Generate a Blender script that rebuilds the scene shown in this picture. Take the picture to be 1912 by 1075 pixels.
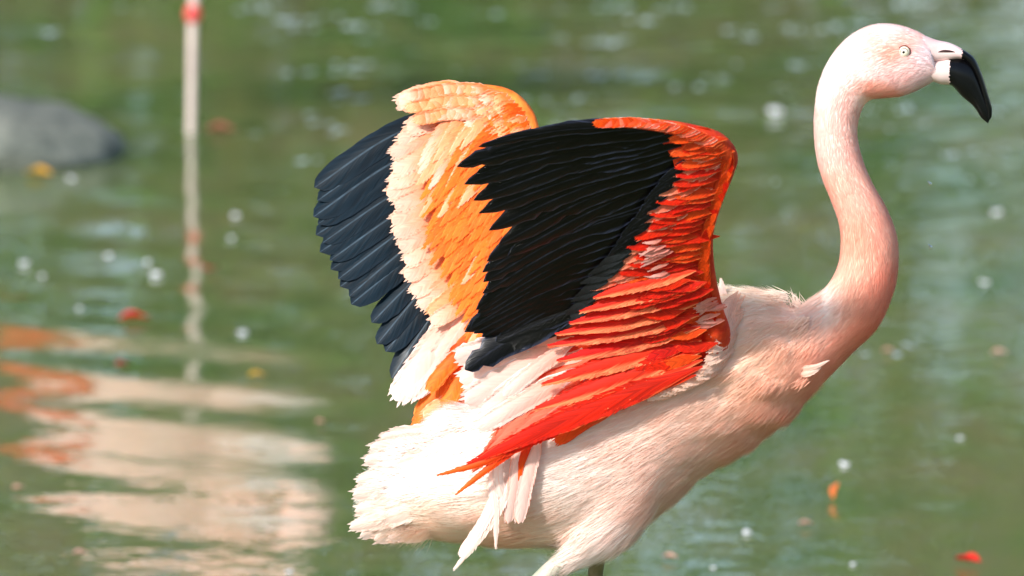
import bpy, math, random
import numpy as np
from mathutils import Vector, noise as mnoise

for o in list(bpy.data.objects):
    bpy.data.objects.remove(o)
SC = bpy.context.scene
COL = SC.collection
rng = np.random.default_rng(7)
random.seed(7)

# ------------------------------------------------------------------ camera
PITCH = math.radians(8.0)
DIST = 10.0                      # camera to bird, metres
MID_Z = 0.67                     # height of the frame centre above the water at the bird
SPAN = 1912.0                    # measuring units per metre on the bird (1 unit = 0.52 mm)
cam_d = bpy.data.cameras.new('camera')
cam = bpy.data.objects.new('camera', cam_d)
COL.objects.link(cam)
CP = np.array([0.0, -DIST * math.cos(PITCH), MID_Z + DIST * math.sin(PITCH)])
cam.location = CP
cam.rotation_euler = (math.radians(90) - PITCH, 0, 0)
cam_d.sensor_width = 36.0
cam_d.lens = 360.0
cam_d.clip_start = 0.5
cam_d.clip_end = 3000
cam_d.dof.use_dof = True
cam_d.dof.focus_distance = DIST - 0.03
cam_d.dof.aperture_fstop = 9.5
SC.camera = cam
FW = np.array([0, math.cos(PITCH), -math.sin(PITCH)])
UP = np.array([0, math.sin(PITCH), math.cos(PITCH)])
RT = np.array([1.0, 0, 0])

# ------------------------------------------------------------------ light
SUN_EL = math.radians(33)
SUN_DIR = np.array([-0.60, -0.80, 0.0])          # horizontal direction towards the sun
SUN_DIR = SUN_DIR / np.linalg.norm(SUN_DIR)
sv = np.array([SUN_DIR[0] * math.cos(SUN_EL), SUN_DIR[1] * math.cos(SUN_EL), math.sin(SUN_EL)])
sun_d = bpy.data.lights.new('sun', 'SUN')
sun_d.energy = 4.4
sun_d.angle = math.radians(5.0)
sun_d.color = (1.0, 0.955, 0.90)
sun = bpy.data.objects.new('sun', sun_d)
COL.objects.link(sun)
sun.rotation_euler = Vector(sv).to_track_quat('Z', 'Y').to_euler()
w = bpy.data.worlds.new('World')
SC.world = w
w.use_nodes = True
wn = w.node_tree
wn.nodes.clear()
sky = wn.nodes.new('ShaderNodeTexSky')
sky.sky_type = 'NISHITA'
sky.sun_disc = False
sky.sun_elevation = SUN_EL
sky.sun_rotation = math.atan2(SUN_DIR[0], SUN_DIR[1])
bg = wn.nodes.new('ShaderNodeBackground')
bg.inputs[1].default_value = 0.15
wo = wn.nodes.new('ShaderNodeOutputWorld')
wn.links.new(sky.outputs[0], bg.inputs[0])
wn.links.new(bg.outputs[0], wo.inputs[0])
SC.view_settings.view_transform = 'Standard'
SC.view_settings.look = 'None'
SC.view_settings.gamma = 1
SC.view_settings.exposure = 0.45
SC.view_settings.use_curve_mapping = False
SC.cycles.use_denoising = True
SC.cycles.max_bounces = 8
SC.cycles.transparent_max_bounces = 8


# ------------------------------------------------------------------ helpers
def at(x, y, d=0.0):
    """measured point (x right, y down, d depth away from the viewer, all in bird units) -> world metres"""
    x = np.asarray(x, float); y = np.asarray(y, float); d = np.asarray(d, float)
    x, y, d = np.broadcast_arrays(x, y, d)
    r = (x - 956.0) / SPAN / DIST
    u = (537.5 - y) / SPAN / DIST
    v = FW + r[..., None] * RT + u[..., None] * UP
    t = (d / SPAN - CP[1]) / v[..., 1]
    return CP + t[..., None] * v


def on_water(x, y, z=0.0):
    r = (x - 956.0) / SPAN / DIST
    u = (537.5 - y) / SPAN / DIST
    v = FW + r * RT + u * UP
    t = (z - CP[2]) / v[2]
    return CP + t * v


def lin(c):
    c = np.asarray(c, float)
    return np.where(c <= 0.04045, c / 12.92, ((c + 0.055) / 1.055) ** 2.4)


def rgba(c):
    l = lin(c)
    return (float(l[0]), float(l[1]), float(l[2]), 1.0)


def link(o, parent=None, kind=None, label=None, cat=None, group=None):
    COL.objects.link(o)
    if parent is not None:
        o.parent = parent
    for k, v in (('kind', kind), ('label', label), ('category', cat), ('group', group)):
        if v:
            o[k] = v
    return o


def mesh_obj(name, verts, faces, mat, parent=None, origin=(0, 0, 0), smooth=True, uv=None, col=None, **kw):
    me = bpy.data.meshes.new(name)
    V = np.asarray(verts, float) - np.asarray(origin, float)
    if isinstance(faces, np.ndarray) and faces.ndim == 2:
        n, k = faces.shape
        me.vertices.add(len(V)); me.vertices.foreach_set('co', V.astype(np.float32).ravel())
        me.loops.add(n * k); me.loops.foreach_set('vertex_index', faces.astype(np.int32).ravel())
        me.polygons.add(n); me.polygons.foreach_set('loop_start', np.arange(0, n * k, k, dtype=np.int32))
        me.update(calc_edges=True)
    else:
        me.from_pydata([tuple(v) for v in V], [], [tuple(int(i) for i in f) for f in faces])
    if uv is not None:
        ul = me.uv_layers.new(name='UVMap')
        li = np.zeros(len(me.loops), dtype=np.int32)
        me.loops.foreach_get('vertex_index', li)
        ul.data.foreach_set('uv', np.asarray(uv, np.float32)[li].ravel())
    if col is not None:
        at_ = me.color_attributes.new('pigment', 'FLOAT_COLOR', 'POINT')
        c4 = np.ones((len(V), 4), np.float32); c4[:, :3] = col
        at_.data.foreach_set('color', c4.ravel())
    if smooth:
        me.polygons.foreach_set('use_smooth', np.ones(len(me.polygons), dtype=bool))
    if mat is not None:
        me.materials.append(mat)
    o = bpy.data.objects.new(name, me)
    return link(o, parent, **kw)


def catmull(P, m):
    P = np.asarray(P, float)
    Q = np.vstack([2 * P[0] - P[1], P, 2 * P[-1] - P[-2]])
    out = []
    for i in range(1, len(Q) - 2):
        a, b, c, d = Q[i - 1], Q[i], Q[i + 1], Q[i + 2]
        for k in range(m):
            t = k / m
            out.append(0.5 * ((2 * b) + (c - a) * t + (2 * a - 5 * b + 4 * c - d) * t * t + (3 * b - a - 3 * c + d) * t ** 3))
    out.append(P[-1])
    return np.array(out)


def grid_faces(nr, ns, closed=True):
    i = np.arange(nr - 1)[:, None]; j = np.arange(ns if closed else ns - 1)[None, :]
    j2 = (j + 1) % ns
    f = np.stack([i * ns + j, i * ns + j2, (i + 1) * ns + j2, (i + 1) * ns + j], -1)
    return f.reshape(-1, 4)


def tube(pts, rad, seg=14, m=5, caps=True, flat=1.0):
    """pts world (n,3), rad metres -> verts, faces"""
    PR = catmull(np.hstack([np.asarray(pts, float), np.asarray(rad, float)[:, None]]), m)
    P, R = PR[:, :3], np.maximum(PR[:, 3], 1e-5)
    T = np.gradient(P, axis=0); T /= np.linalg.norm(T, axis=1)[:, None] + 1e-12
    ref = np.array([0, 1.0, 0.02])
    A = np.cross(T, ref); A /= np.linalg.norm(A, axis=1)[:, None] + 1e-9
    B = np.cross(T, A)
    ph = np.linspace(0, 2 * math.pi, seg, endpoint=False)
    V = P[:, None, :] + R[:, None, None] * (np.cos(ph)[None, :, None] * A[:, None, :] + flat * np.sin(ph)[None, :, None] * B[:, None, :])
    n = len(P)
    V = V.reshape(-1, 3)
    F = [tuple(f) for f in grid_faces(n, seg)]
    if caps:
        V = np.vstack([V, P[0], P[-1]])
        a, b = len(V) - 2, len(V) - 1
        for j in range(seg):
            F.append((a, (j + 1) % seg, j))
            F.append((b, (n - 1) * seg + j, (n - 1) * seg + (j + 1) % seg))
    return V, F


def join(parts):
    V, F, k = [], [], 0
    for v, f in parts:
        V.append(np.asarray(v)); F += [tuple(int(i) + k for i in q) for q in f]; k += len(v)
    return np.vstack(V), F


def ball(c, r, seg=16, rings=10, sq=(1, 1, 1)):
    V, F = [], []
    for i in range(rings + 1):
        th = math.pi * i / rings
        for j in range(seg):
            p = 2 * math.pi * j / seg
            V.append((c[0] + r * sq[0] * math.sin(th) * math.cos(p), c[1] + r * sq[1] * math.sin(th) * math.sin(p), c[2] + r * sq[2] * math.cos(th)))
    for i in range(rings):
        for j in range(seg):
            F.append((i * seg + j, i * seg + (j + 1) % seg, (i + 1) * seg + (j + 1) % seg, (i + 1) * seg + j))
    return np.array(V), F


# ------------------------------------------------------------------ materials
class NT:
    def __init__(s, name):
        s.m = bpy.data.materials.new(name); s.m.use_nodes = True
        s.t = s.m.node_tree; s.t.nodes.clear()
        s.out = s.t.nodes.new('ShaderNodeOutputMaterial')

    def n(s, typ, **kw):
        nd = s.t.nodes.new(typ)
        for k, v in kw.items():
            if k.startswith('i_'):
                key = k[2:]
                nd.inputs[int(key) if key.isdigit() else key.replace('_', ' ')].default_value = v
            else:
                setattr(nd, k, v)
        return nd

    def l(s, a, b):
        s.t.links.new(a, b)

    def math(s, op, a, b=None, c=None, clamp=False):
        nd = s.n('ShaderNodeMath', operation=op, use_clamp=clamp)
        for i, v in enumerate((a, b, c)):
            if v is None: continue
            if isinstance(v, (int, float)): nd.inputs[i].default_value = v
            else: s.l(v, nd.inputs[i])
        return nd.outputs[0]

    def mix(s, f, a, b, typ='MIX'):
        nd = s.n('ShaderNodeMix', data_type='RGBA', blend_type=typ)
        for i, v in ((0, f), (6, a), (7, b)):
            if isinstance(v, (int, float)): nd.inputs[i].default_value = v
            elif isinstance(v, tuple): nd.inputs[i].default_value = v
            else: s.l(v, nd.inputs[i])
        return nd.outputs[2]

    def ramp(s, f, stops):
        nd = s.n('ShaderNodeValToRGB')
        e = nd.color_ramp.elements
        while len(e) < len(stops): e.new(0.5)
        for el, (p, c) in zip(e, stops):
            el.position = p; el.color = c if len(c) == 4 else rgba(c)
        s.l(f, nd.inputs[0])
        return nd.outputs[0]


def feather_mat(name, base, tip, edge=None, shaft=None, trans=0.3, rough=0.55, var=0.25, edge_pos=0.78, mid=0.55, spec=0.25, edge_one=False):
    """vane coloured from root to tip, margin and shaft of their own colour, barbs as fine relief"""
    k = NT(name)
    uv = k.n('ShaderNodeUVMap', uv_map='UVMap')
    sp = k.n('ShaderNodeSeparateXYZ'); k.l(uv.outputs[0], sp.inputs[0])
    u, v = sp.outputs[0], sp.outputs[1]
    au = k.math('ABSOLUTE', k.math('MULTIPLY', k.math('SUBTRACT', u, 0.5), 2.0))
    oi = k.n('ShaderNodeObjectInfo')
    rnd = oi.outputs['Random']
    # barb coordinate
    b = k.math('ADD', k.math('MULTIPLY', v, 17.0), k.math('MULTIPLY', au, -3.6))
    cx = k.n('ShaderNodeCombineXYZ'); k.l(b, cx.inputs[0]); k.l(k.math('MULTIPLY', u, 0.9), cx.inputs[1]); k.l(k.math('MULTIPLY', rnd, 37.0), cx.inputs[2])
    nz = k.n('ShaderNodeTexNoise', i_Scale=1.3, i_Detail=3.0, i_Roughness=0.6); k.l(cx.outputs[0], nz.inputs['Vector'])
    cy = k.n('ShaderNodeCombineXYZ'); k.l(k.math('MULTIPLY', v, 3.0), cy.inputs[0]); k.l(k.math('MULTIPLY', u, 2.0), cy.inputs[1]); k.l(k.math('MULTIPLY', rnd, 51.0), cy.inputs[2])
    nb = k.n('ShaderNodeTexNoise', i_Scale=1.6, i_Detail=2.0); k.l(cy.outputs[0], nb.inputs['Vector'])
    vv = k.math('ADD', v, k.math('MULTIPLY', k.math('SUBTRACT', nb.outputs[0], 0.5), 0.35))
    c = k.ramp(vv, [(mid - 0.28, base), (mid + 0.28, tip)])
    if edge is not None:
        src = k.math('SUBTRACT', 1.0, u) if edge_one else au
        e = k.math('ADD', src, k.math('MULTIPLY', k.math('SUBTRACT', nz.outputs[0], 0.5), 0.35))
        ef = k.ramp(e, [(edge_pos - 0.12, (0, 0, 0, 1)), (edge_pos + 0.12, (1, 1, 1, 1))])
        c = k.mix(ef, c, rgba(edge))
    if shaft is not None:
        sf = k.ramp(au, [(0.03, (1, 1, 1, 1)), (0.09, (0, 0, 0, 1))])
        c = k.mix(k.math('MULTIPLY', sf, 0.7), c, rgba(shaft))
    hsv = k.n('ShaderNodeHueSaturation')
    k.l(k.math('ADD', 0.5, k.math('MULTIPLY', k.math('SUBTRACT', rnd, 0.5), 0.004)), hsv.inputs['Hue'])
    val = k.math('ADD', 1.0 - var * 0.25, k.math('MULTIPLY', rnd, var * 0.4))
    val = k.math('ADD', val, k.math('MULTIPLY', k.math('SUBTRACT', nz.outputs[0], 0.5), var * 3.4))
    k.l(val, hsv.inputs['Value']); k.l(c, hsv.inputs['Color'])
    c = hsv.outputs[0]
    bp = k.n('ShaderNodeBump', i_Strength=0.35, i_Distance=0.0012)
    k.l(nz.outputs[0], bp.inputs['Height'])
    pr = k.n('ShaderNodeBsdfPrincipled', i_Roughness=rough)
    pr.inputs['Specular IOR Level'].default_value = spec
    k.l(c, pr.inputs['Base Color']); k.l(bp.outputs[0], pr.inputs['Normal'])
    if trans > 0:
        tr = k.n('ShaderNodeBsdfTranslucent'); k.l(c, tr.inputs[0])
        mx = k.n('ShaderNodeMixShader'); mx.inputs[0].default_value = trans
        k.l(pr.outputs[0], mx.inputs[1]); k.l(tr.outputs[0], mx.inputs[2])
        k.l(mx.outputs[0], k.out.inputs[0])
    else:
        k.l(pr.outputs[0], k.out.inputs[0])
    return k.m


def pigment_mat(name, trans=0.0, rough=0.75, bump=0.0, sss=0.0, spec=0.2, sheen=0.0):
    k = NT(name)
    a = k.n('ShaderNodeAttribute', attribute_name='pigment')
    pr = k.n('ShaderNodeBsdfPrincipled', i_Roughness=rough)
    pr.inputs['Specular IOR Level'].default_value = spec
    pr.inputs['Sheen Weight'].default_value = sheen
    k.l(a.outputs[0], pr.inputs['Base Color'])
    if sss:
        pr.inputs['Subsurface Weight'].default_value = sss; pr.inputs['Subsurface Radius'].default_value = (.012, .008, .006); pr.inputs['Subsurface Scale'].default_value = 1.0
    if bump:
        tc = k.n('ShaderNodeTexCoord')
        nz = k.n('ShaderNodeTexNoise', i_Scale=260.0, i_Detail=3.0); k.l(tc.outputs['Object'], nz.inputs['Vector'])
        bp = k.n('ShaderNodeBump', i_Strength=bump, i_Distance=0.002); k.l(nz.outputs[0], bp.inputs['Height'])
        k.l(bp.outputs[0], pr.inputs['Normal'])
    if trans:
        tr = k.n('ShaderNodeBsdfTranslucent'); k.l(a.outputs[0], tr.inputs[0])
        mx = k.n('ShaderNodeMixShader'); mx.inputs[0].default_value = trans
        k.l(pr.outputs[0], mx.inputs[1]); k.l(tr.outputs[0], mx.inputs[2])
        k.l(mx.outputs[0], k.out.inputs[0])
    else:
        k.l(pr.outputs[0], k.out.inputs[0])
    return k.m


def plain_mat(name, c, c2=None, scale=40, rough=0.5, spec=0.5, bump=0.0, trans=0.0, detail=4.0):
    k = NT(name)
    tc = k.n('ShaderNodeTexCoord')
    nz = k.n('ShaderNodeTexNoise', i_Scale=float(scale), i_Detail=detail); k.l(tc.outputs['Object'], nz.inputs['Vector'])
    col = k.ramp(nz.outputs[0], [(0.35, c), (0.65, c2 if c2 is not None else c)])
    pr = k.n('ShaderNodeBsdfPrincipled', i_Roughness=rough)
    pr.inputs['Specular IOR Level'].default_value = spec
    k.l(col, pr.inputs['Base Color'])
    if bump:
        bp = k.n('ShaderNodeBump', i_Strength=bump, i_Distance=0.01); k.l(nz.outputs[0], bp.inputs['Height'])
        k.l(bp.outputs[0], pr.inputs['Normal'])
    if trans:
        tr = k.n('ShaderNodeBsdfTranslucent'); k.l(col, tr.inputs[0])
        mx = k.n('ShaderNodeMixShader'); mx.inputs[0].default_value = trans
        k.l(pr.outputs[0], mx.inputs[1]); k.l(tr.outputs[0], mx.inputs[2])
        k.l(mx.outputs[0], k.out.inputs[0])
    else:
        k.l(pr.outputs[0], k.out.inputs[0])
    return k.m


def water_mat():
    k = NT('pond_water')
    tc = k.n('ShaderNodeTexCoord')
    mp = k.n('ShaderNodeMapping'); mp.inputs['Scale'].default_value = (1.0, 0.45, 1.0)
    k.l(tc.outputs['Object'], mp.inputs[0])
    n1 = k.n('ShaderNodeTexNoise', i_Scale=2.3, i_Detail=4.0, i_Roughness=0.55); k.l(mp.outputs[0], n1.inputs['Vector'])
    n2 = k.n('ShaderNodeTexNoise', i_Scale=9.0, i_Detail=3.0); k.l(mp.outputs[0], n2.inputs['Vector'])
    f = k.math('ADD', k.math('MULTIPLY', n1.outputs[0], 0.7), k.math('MULTIPLY', n2.outputs[0], 0.3))
    c = k.ramp(f, [(0.36, (0.32, 0.41, 0.23)), (0.5, (0.41, 0.45, 0.28)), (0.64, (0.46, 0.45, 0.31))])
    pr = k.n('ShaderNodeBsdfPrincipled', i_Roughness=0.03, i_IOR=1.36, subsurface_method='BURLEY')
    k.l(c, pr.inputs['Base Color'])
    pr.inputs['Subsurface Weight'].default_value = 1.0      # turbid: light spreads sideways under the surface
    pr.inputs['Subsurface Radius'].default_value = (0.5, 0.6, 0.4); pr.inputs['Subsurface Scale'].default_value = 1.3
    r1 = k.n('ShaderNodeTexNoise', i_Scale=16.0, i_Detail=2.0, i_Roughness=0.5); k.l(tc.outputs['Object'], r1.inputs['Vector'])
    bp = k.n('ShaderNodeBump', i_Strength=0.07, i_Distance=0.012); k.l(r1.outputs[0], bp.inputs['Height'])
    k.l(bp.outputs[0], pr.inputs['Normal'])
    k.l(pr.outputs[0], k.out.inputs[0])
    return k.m


# ------------------------------------------------------------------ setting: ground, water, far bank
def axis(lo, hi, step, far, grow=1.35):
    a = list(np.arange(lo, hi + 1e-6, step))
    s, x = step, a[-1]
    while x < far:
        s *= grow; x += s; a.append(x)
    s, x = step, a[0]; pre = []
    while x > -far:
        s *= grow; x -= s; pre.append(x)
    return np.array(pre[::-1] + a)


gx = axis(-18, 18, 0.8, 900); gy = axis(-16, 24, 0.8, 900)
GX, GY = np.meshgrid(gx, gy)
# pond: long oval; near bank under the viewer, far bank beyond the birds
rr = np.sqrt((GX / 14.0) ** 2 + ((GY - 3.6) / 11.6) ** 2)
GZ = -0.12 + np.clip((rr - 0.93) / 0.22, 0, 1) ** 1.2 * 0.75
for i in range(GZ.shape[0]):
    for j in range(GZ.shape[1]):
        if rr[i, j] > 1.0:
            GZ[i, j] += 0.12 * mnoise.noise((GX[i, j] * 0.4, GY[i, j] * 0.4, 0)) + min(0.8, (rr[i, j] - 1.0) * 0.4)
m_ground = plain_mat('bank_grass', (0.27, 0.36, 0.12), (0.36, 0.38, 0.18), scale=1.5, rough=0.9, spec=0.1)
mesh_obj('ground', np.stack([GX, GY, GZ], -1).reshape(-1, 3), grid_faces(len(gy), len(gx), False), m_ground, kind='structure')

wx = axis(-1.4, 1.4, 0.02, 17, 1.25); wy = axis(1.6, 9.6, 0.016, 18, 1.25)
WX, WY = np.meshgrid(wx, wy)
WZ = np.zeros_like(WX)
wr = np.random.default_rng(21)
rough = 0.13 + 0.9 * np.clip((WY - 4.5) / 2.5, 0, 1) * np.clip((WX + 0.55) / 0.5, 0.25, 1)   # calmer near the bird, breezier out on the pond
for lam, slope in ((0.62, .010), (0.47, .009), (0.36, .009), (0.28, .008), (0.21, .008), (0.16, .008), (0.12, .007), (0.095, .006)):
    for q in range(3):
        a = math.radians(wr.uniform(20, 160))
        kk = 2 * math.pi / lam * wr.uniform(0.9, 1.1)
        WZ += slope / kk * np.sin(kk * (math.cos(a) * WX + math.sin(a) * WY) + wr.uniform(0, 6.28)) * 0.62 * rough
# a train of ripples running in from the left
env = np.exp(-((WX + 0.5) / 0.6) ** 2 - ((WY - 4.2) / 1.7) ** 2)
kk = 2 * math.pi / 0.36
WZ += env * 0.021 / kk * np.sin(kk * (0.42 * WX + 0.907 * WY) + 1.0 * np.sin(2.1 * WX + 2.0) + 0.5 * np.sin(1.1 * WY))
fade = np.clip((4.5 - np.abs(WX)) / 3, 0, 1) * np.clip((13.0 - WY) / 3, 0, 1) * np.clip((WY + 1.0) / 1.5, 0, 1)
WZ *= fade
m_water = water_mat()
mesh_obj('pond_water', np.stack([WX, WY, WZ], -1).reshape(-1, 3), grid_faces(len(wy), len(wx), False), m_water, kind='structure')

# far bank greenery (only its reflection reaches the picture)
nleaf = 52000
cl = rng.uniform(0, 1, (330, 1))
cx_ = np.hstack([rng.uniform(-10, 10, (330, 1)), rng.uniform(15.2, 18.5, (330, 1)), 0.3 + 4.6 * cl ** 0.9])
hmax = np.where(cx_[:, 0] < -0.8, 4.4, 3.0) + 0.9 * np.sin(cx_[:, 0] * 1.7) + 0.6 * np.sin(cx_[:, 0] * 3.9 + 1)
cx_[:, 2] = np.minimum(cx_[:, 2], np.maximum(hmax, 0.6))
ci = rng.integers(0, 330, nleaf)
LP = cx_[ci] + rng.normal(0, 1, (nleaf, 3)) * np.array([0.36, 0.36, 0.28])
LP[:, 2] = np.maximum(LP[:, 2], 0.35)
d1 = rng.normal(0, 1, (nleaf, 3)); d1 /= np.linalg.norm(d1, axis=1)[:, None]
d2 = np.cross(d1, rng.normal(0, 1, (nleaf, 3))); d2 /= np.linalg.norm(d2, axis=1)[:, None]
sz = rng.uniform(0.05, 0.12, (nleaf, 1))
LV = np.stack([LP - d1 * sz, LP + d2 * sz * .5, LP + d1 * sz, LP - d2 * sz * .5], 1).reshape(-1, 3)
LF = np.arange(nleaf * 4).reshape(-1, 4)
lc = np.repeat(lin(np.stack([rng.uniform(.22, .40, nleaf), rng.uniform(.34, .48, nleaf), rng.uniform(.12, .2, nleaf)], -1)), 4, axis=0)
m_leafmass = pigment_mat('bank_foliage', trans=0.3, rough=0.6)
mesh_obj('bank_shrubbery', LV, LF, m_leafmass, smooth=False, col=lc, kind='stuff')

# ------------------------------------------------------------------ boulder at the left
def boulder():
    c = on_water(-70, 330)
    V, F = ball((0, 0, 0), 1.0, 40, 26)
    out = []
    for v in V:
        p = Vector(v)
        n = mnoise.noise(p * 1.1 + Vector((3, 1, 2))) * 0.16 + mnoise.noise(p * 3.1) * 0.06 + mnoise.noise(p * 9) * 0.018
        q = p * (1 + n)
        out.append((q.x * 0.235, q.y * 0.24, q.z * 0.082))
    k = NT('wet_stone')
    tc = k.n('ShaderNodeTexCoord')
    a = k.n('ShaderNodeTexNoise', i_Scale=14.0, i_Detail=6.0); k.l(tc.outputs['Object'], a.inputs['Vector'])
    b = k.n('ShaderNodeTexNoise', i_Scale=60.0, i_Detail=4.0); k.l(tc.outputs['Object'], b.inputs['Vector'])
    f = k.math('ADD', k.math('MULTIPLY', a.outputs[0], .6), k.math('MULTIPLY', b.outputs[0], .4))
    c_ = k.ramp(f, [(0.38, (0.27, 0.29, 0.26)), (0.5, (0.40, 0.42, 0.38)), (0.62, (0.50, 0.51, 0.46))])
    pr = k.n('ShaderNodeBsdfPrincipled', i_Roughness=0.7); k.l(c_, pr.inputs['Base Color'])
    bp = k.n('ShaderNodeBump', i_Strength=0.5, i_Distance=0.01); k.l(f, bp.inputs['Height']); k.l(bp.outputs[0], pr.inputs['Normal'])
    k.l(pr.outputs[0], k.out.inputs[0])
    o = mesh_obj('boulder', np.array(out), F, k.m, label='grey rounded boulder rising from the water at the left edge', cat='boulder')
    o.location = (c[0], c[1] + 0.30, 0.012)


boulder()

# ==================================================================== THE FLAMINGO
ROOT = at(1110, 1760, 0); ROOT[2] = -0.12
bird = bpy.data.objects.new('flamingo', None)
bird.empty_display_size = 0.1
bird.location = ROOT
link(bird, label='pink flamingo with raised black and red wings standing sideways in the pond', cat='flamingo')

# outline: (back x, back y, belly x, belly y, half width)
RINGS = np.array([
    (690, 905, 706, 985, 34), (755, 855, 785, 1000, 78), (850, 785, 880, 1014, 112), (960, 720, 980, 1020, 134),
    (1080, 650, 1090, 1016, 145), (1200, 590, 1203, 980, 148), (1290, 552, 1312, 890, 140), (1370, 535, 1400, 838, 126),
    (1436, 548, 1468, 788, 108), (1482, 572, 1528, 724, 84), (1522, 553, 1590, 660, 68), (1550, 525, 1640, 608, 60),
    (1566, 490, 1668, 545, 55), (1570, 450, 1677, 492, 52), (1566, 415, 1674, 440, 50), (1552, 375, 1656, 390, 48),
    (1536, 335, 1630, 343, 45), (1525, 295, 1611, 298, 42), (1520, 250, 1601, 252, 40), (1521, 205, 1606, 214, 41),
    (1529, 155, 1622, 188, 45), (1550, 108, 1650, 183, 51), (1585, 68, 1680, 180, 54), (1630, 46, 1705, 172, 52),
    (1675, 46, 1727, 161, 46), (1712, 58, 1745, 152, 38), (1733, 70, 1754, 152, 31)], float)
M_R = 6
RF = catmull(RINGS, M_R)
NR, NS = len(RF), 48
PHI = np.linspace(0, 2 * math.pi, NS, endpoint=False)


def body_px(s, phi):
    """ring position s (0..NR-1), angle phi -> measuring coordinates"""
    s = np.asarray(s, float); i = np.clip(s.astype(int), 0, NR - 2); f = (s - i)[..., None]
    R = RF[i] * (1 - f) + RF[i + 1] * f
    cx, cy = (R[..., 0] + R[..., 2]) / 2, (R[..., 1] + R[..., 3]) / 2
    hx, hy = (R[..., 0] - R[..., 2]) / 2, (R[..., 1] - R[..., 3]) / 2
    c, sn = np.cos(phi), np.sin(phi)
    c2 = np.sign(c) * np.abs(c) ** 0.94
    return cx + hx * c2, cy + hy * c2, -R[..., 4] * sn


def ridge(x, y, d):
    """soft furrows in the breast and flank plumage"""
    a = mnoise.noise((x * 0.012 + y * 0.006, y * 0.030 - x * 0.004, d * 0.004)) * 1.0
    b = mnoise.noise((x * 0.03, y * 0.06, d * 0.012 + 7)) * 0.4
    return a + b


PIG = [
    (1620, 95, .99, .88, .85), (1560, 150, 1, .91, .88), (1664, 101, .95, .54, .40), (1676, 90, .97, .72, .62), (1638, 97, .98, .74, .65), (1645, 122, .98, .86, .83), (1690, 118, .98, .84, .81), (1665, 72, .98, .88, .86), (1625, 112, .99, .88, .85), (1640, 92, .98, .80, .73), (1692, 80, .96, .66, .56), (1660, 125, .98, .80, .76), (1690, 128, .98, .80, .76), (1640, 178, .97, .70, .59),
    (1700, 80, .97, .78, .72), (1700, 60, .98, .88, .86), (1725, 100, .94, .84, .84), (1730, 140, .93, .80, .78), (1590, 180, .98, .80, .74), (1550, 250, .99, .84, .78),
    (1585, 270, .98, .76, .68), (1600, 350, .98, .75, .65), (1560, 380, .99, .73, .62), (1610, 450, .98, .66, .52), (1655, 430, .97, .72, .62), (1590, 500, .98, .74, .62),
    (1655, 540, .97, .60, .47), (1600, 570, .97, .70, .56), (1640, 600, .97, .55, .40), (1540, 575, 1, .92, .87), (1510, 590, 1, .94, .90),
    (1570, 640, .98, .68, .54), (1595, 655, .97, .56, .40), (1545, 700, .97, .60, .45), (1530, 640, .97, .74, .64), (1485, 660, .98, .70, .54), (1470, 610, .96, .74, .54),
    (1420, 560, 1, .93, .84), (1370, 560, 1, .93, .82), (1430, 640, .98, .82, .70), (1390, 620, .99, .86, .78), (1400, 700, .96, .76, .60), (1470, 720, .98, .74, .60), (1480, 770, .97, .66, .51), (1330, 720, .97, .80, .70),
    (1330, 790, .97, .79, .68), (1250, 790, .97, .82, .73), (1200, 850, .98, .85, .78), (1100, 850, .98, .87, .81), (1060, 910, .99, .93, .90), (1140, 930, .97, .84, .76), (1300, 860, .97, .79, .69),
    (1220, 930, .97, .81, .72), (1390, 820, .97, .72, .59), (1050, 990, .95, .74, .58), (950, 990, .97, .78, .63), (980, 930, 1, .92, .87), (860, 960, 1, .90, .82), (800, 995, .99, .82, .68), (760, 900, 1, .97, .96),
    (900, 880, 1, .97, .95), (700, 970, 1, .93, .86), (720, 840, 1, .97, .96), (660, 985, 1, .90, .78), (950, 800, 1, .90, .85), (1100, 1030, .97, .92, .90), (1150, 980, .97, .88, .84), (1080, 1050, .96, .92, .90)]
PIG = np.array(PIG)


def pig(x, y, sig=42.0):
    sig = np.asarray(sig, float)[..., None] if np.ndim(sig) else sig
    x = np.asarray(x, float); y = np.asarray(y, float)
    d2 = (x[..., None] - PIG[:, 0]) ** 2 + (y[..., None] - PIG[:, 1]) ** 2
    wgt = np.exp(-d2 / (2 * sig * sig)) + 1e-5 / (d2 + 400.0)
    wgt /= wgt.sum(-1, keepdims=True)
    c = lin(wgt @ PIG[:, 2:])
    g = np.where(y < 420, 0.88, np.where(x > 1500, 0.84, 0.78))
    c[..., 1] = c[..., 1] ** g; c[..., 2] = c[..., 2] ** (g * 0.92)
    return c


m_skin = pigment_mat('flamingo_plumage_skin', rough=0.8, bump=0.0, sss=0.25)
m_barb = pigment_mat('flamingo_barbs', trans=0.34, rough=0.7, sheen=0.1)

S, PH = np.meshgrid(np.arange(NR, dtype=float), PHI, indexing='ij')
bx, by, bd = body_px(S, PH)
# a step where the breast plumage overhangs the neck base
V_body = at(bx, by, bd).reshape(-1, 3)
F_body = [tuple(f) for f in grid_faces(NR, NS)]
V_body = np.vstack([V_body, V_body[:NS].mean(0), V_body[-NS:].mean(0)])
for j in range(NS):
    F_body.append((len(V_body) - 2, (j + 1) % NS, j))
    F_body.append((len(V_body) - 1, (NR - 1) * NS + j, (NR - 1) * NS + (j + 1) % NS))
THIGH_N = [(1180, 850, -46, 96), (1152, 935, -52, 74), (1120, 990, -62, 56), (1080, 1028, -68, 31), (1046, 1056, -72, 15)]
THIGH_F = [(1190, 860, 70, 88), (1160, 930, 72, 62), (1135, 985, 70, 38), (1120, 1025, 68, 18)]


def tube_px(lst, seg=20, m=5, caps=True):
    a = np.array(lst, float)
    return tube(at(a[:, 0], a[:, 1], a[:, 2]), a[:, 3] / SPAN, seg, m, caps)


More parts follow.
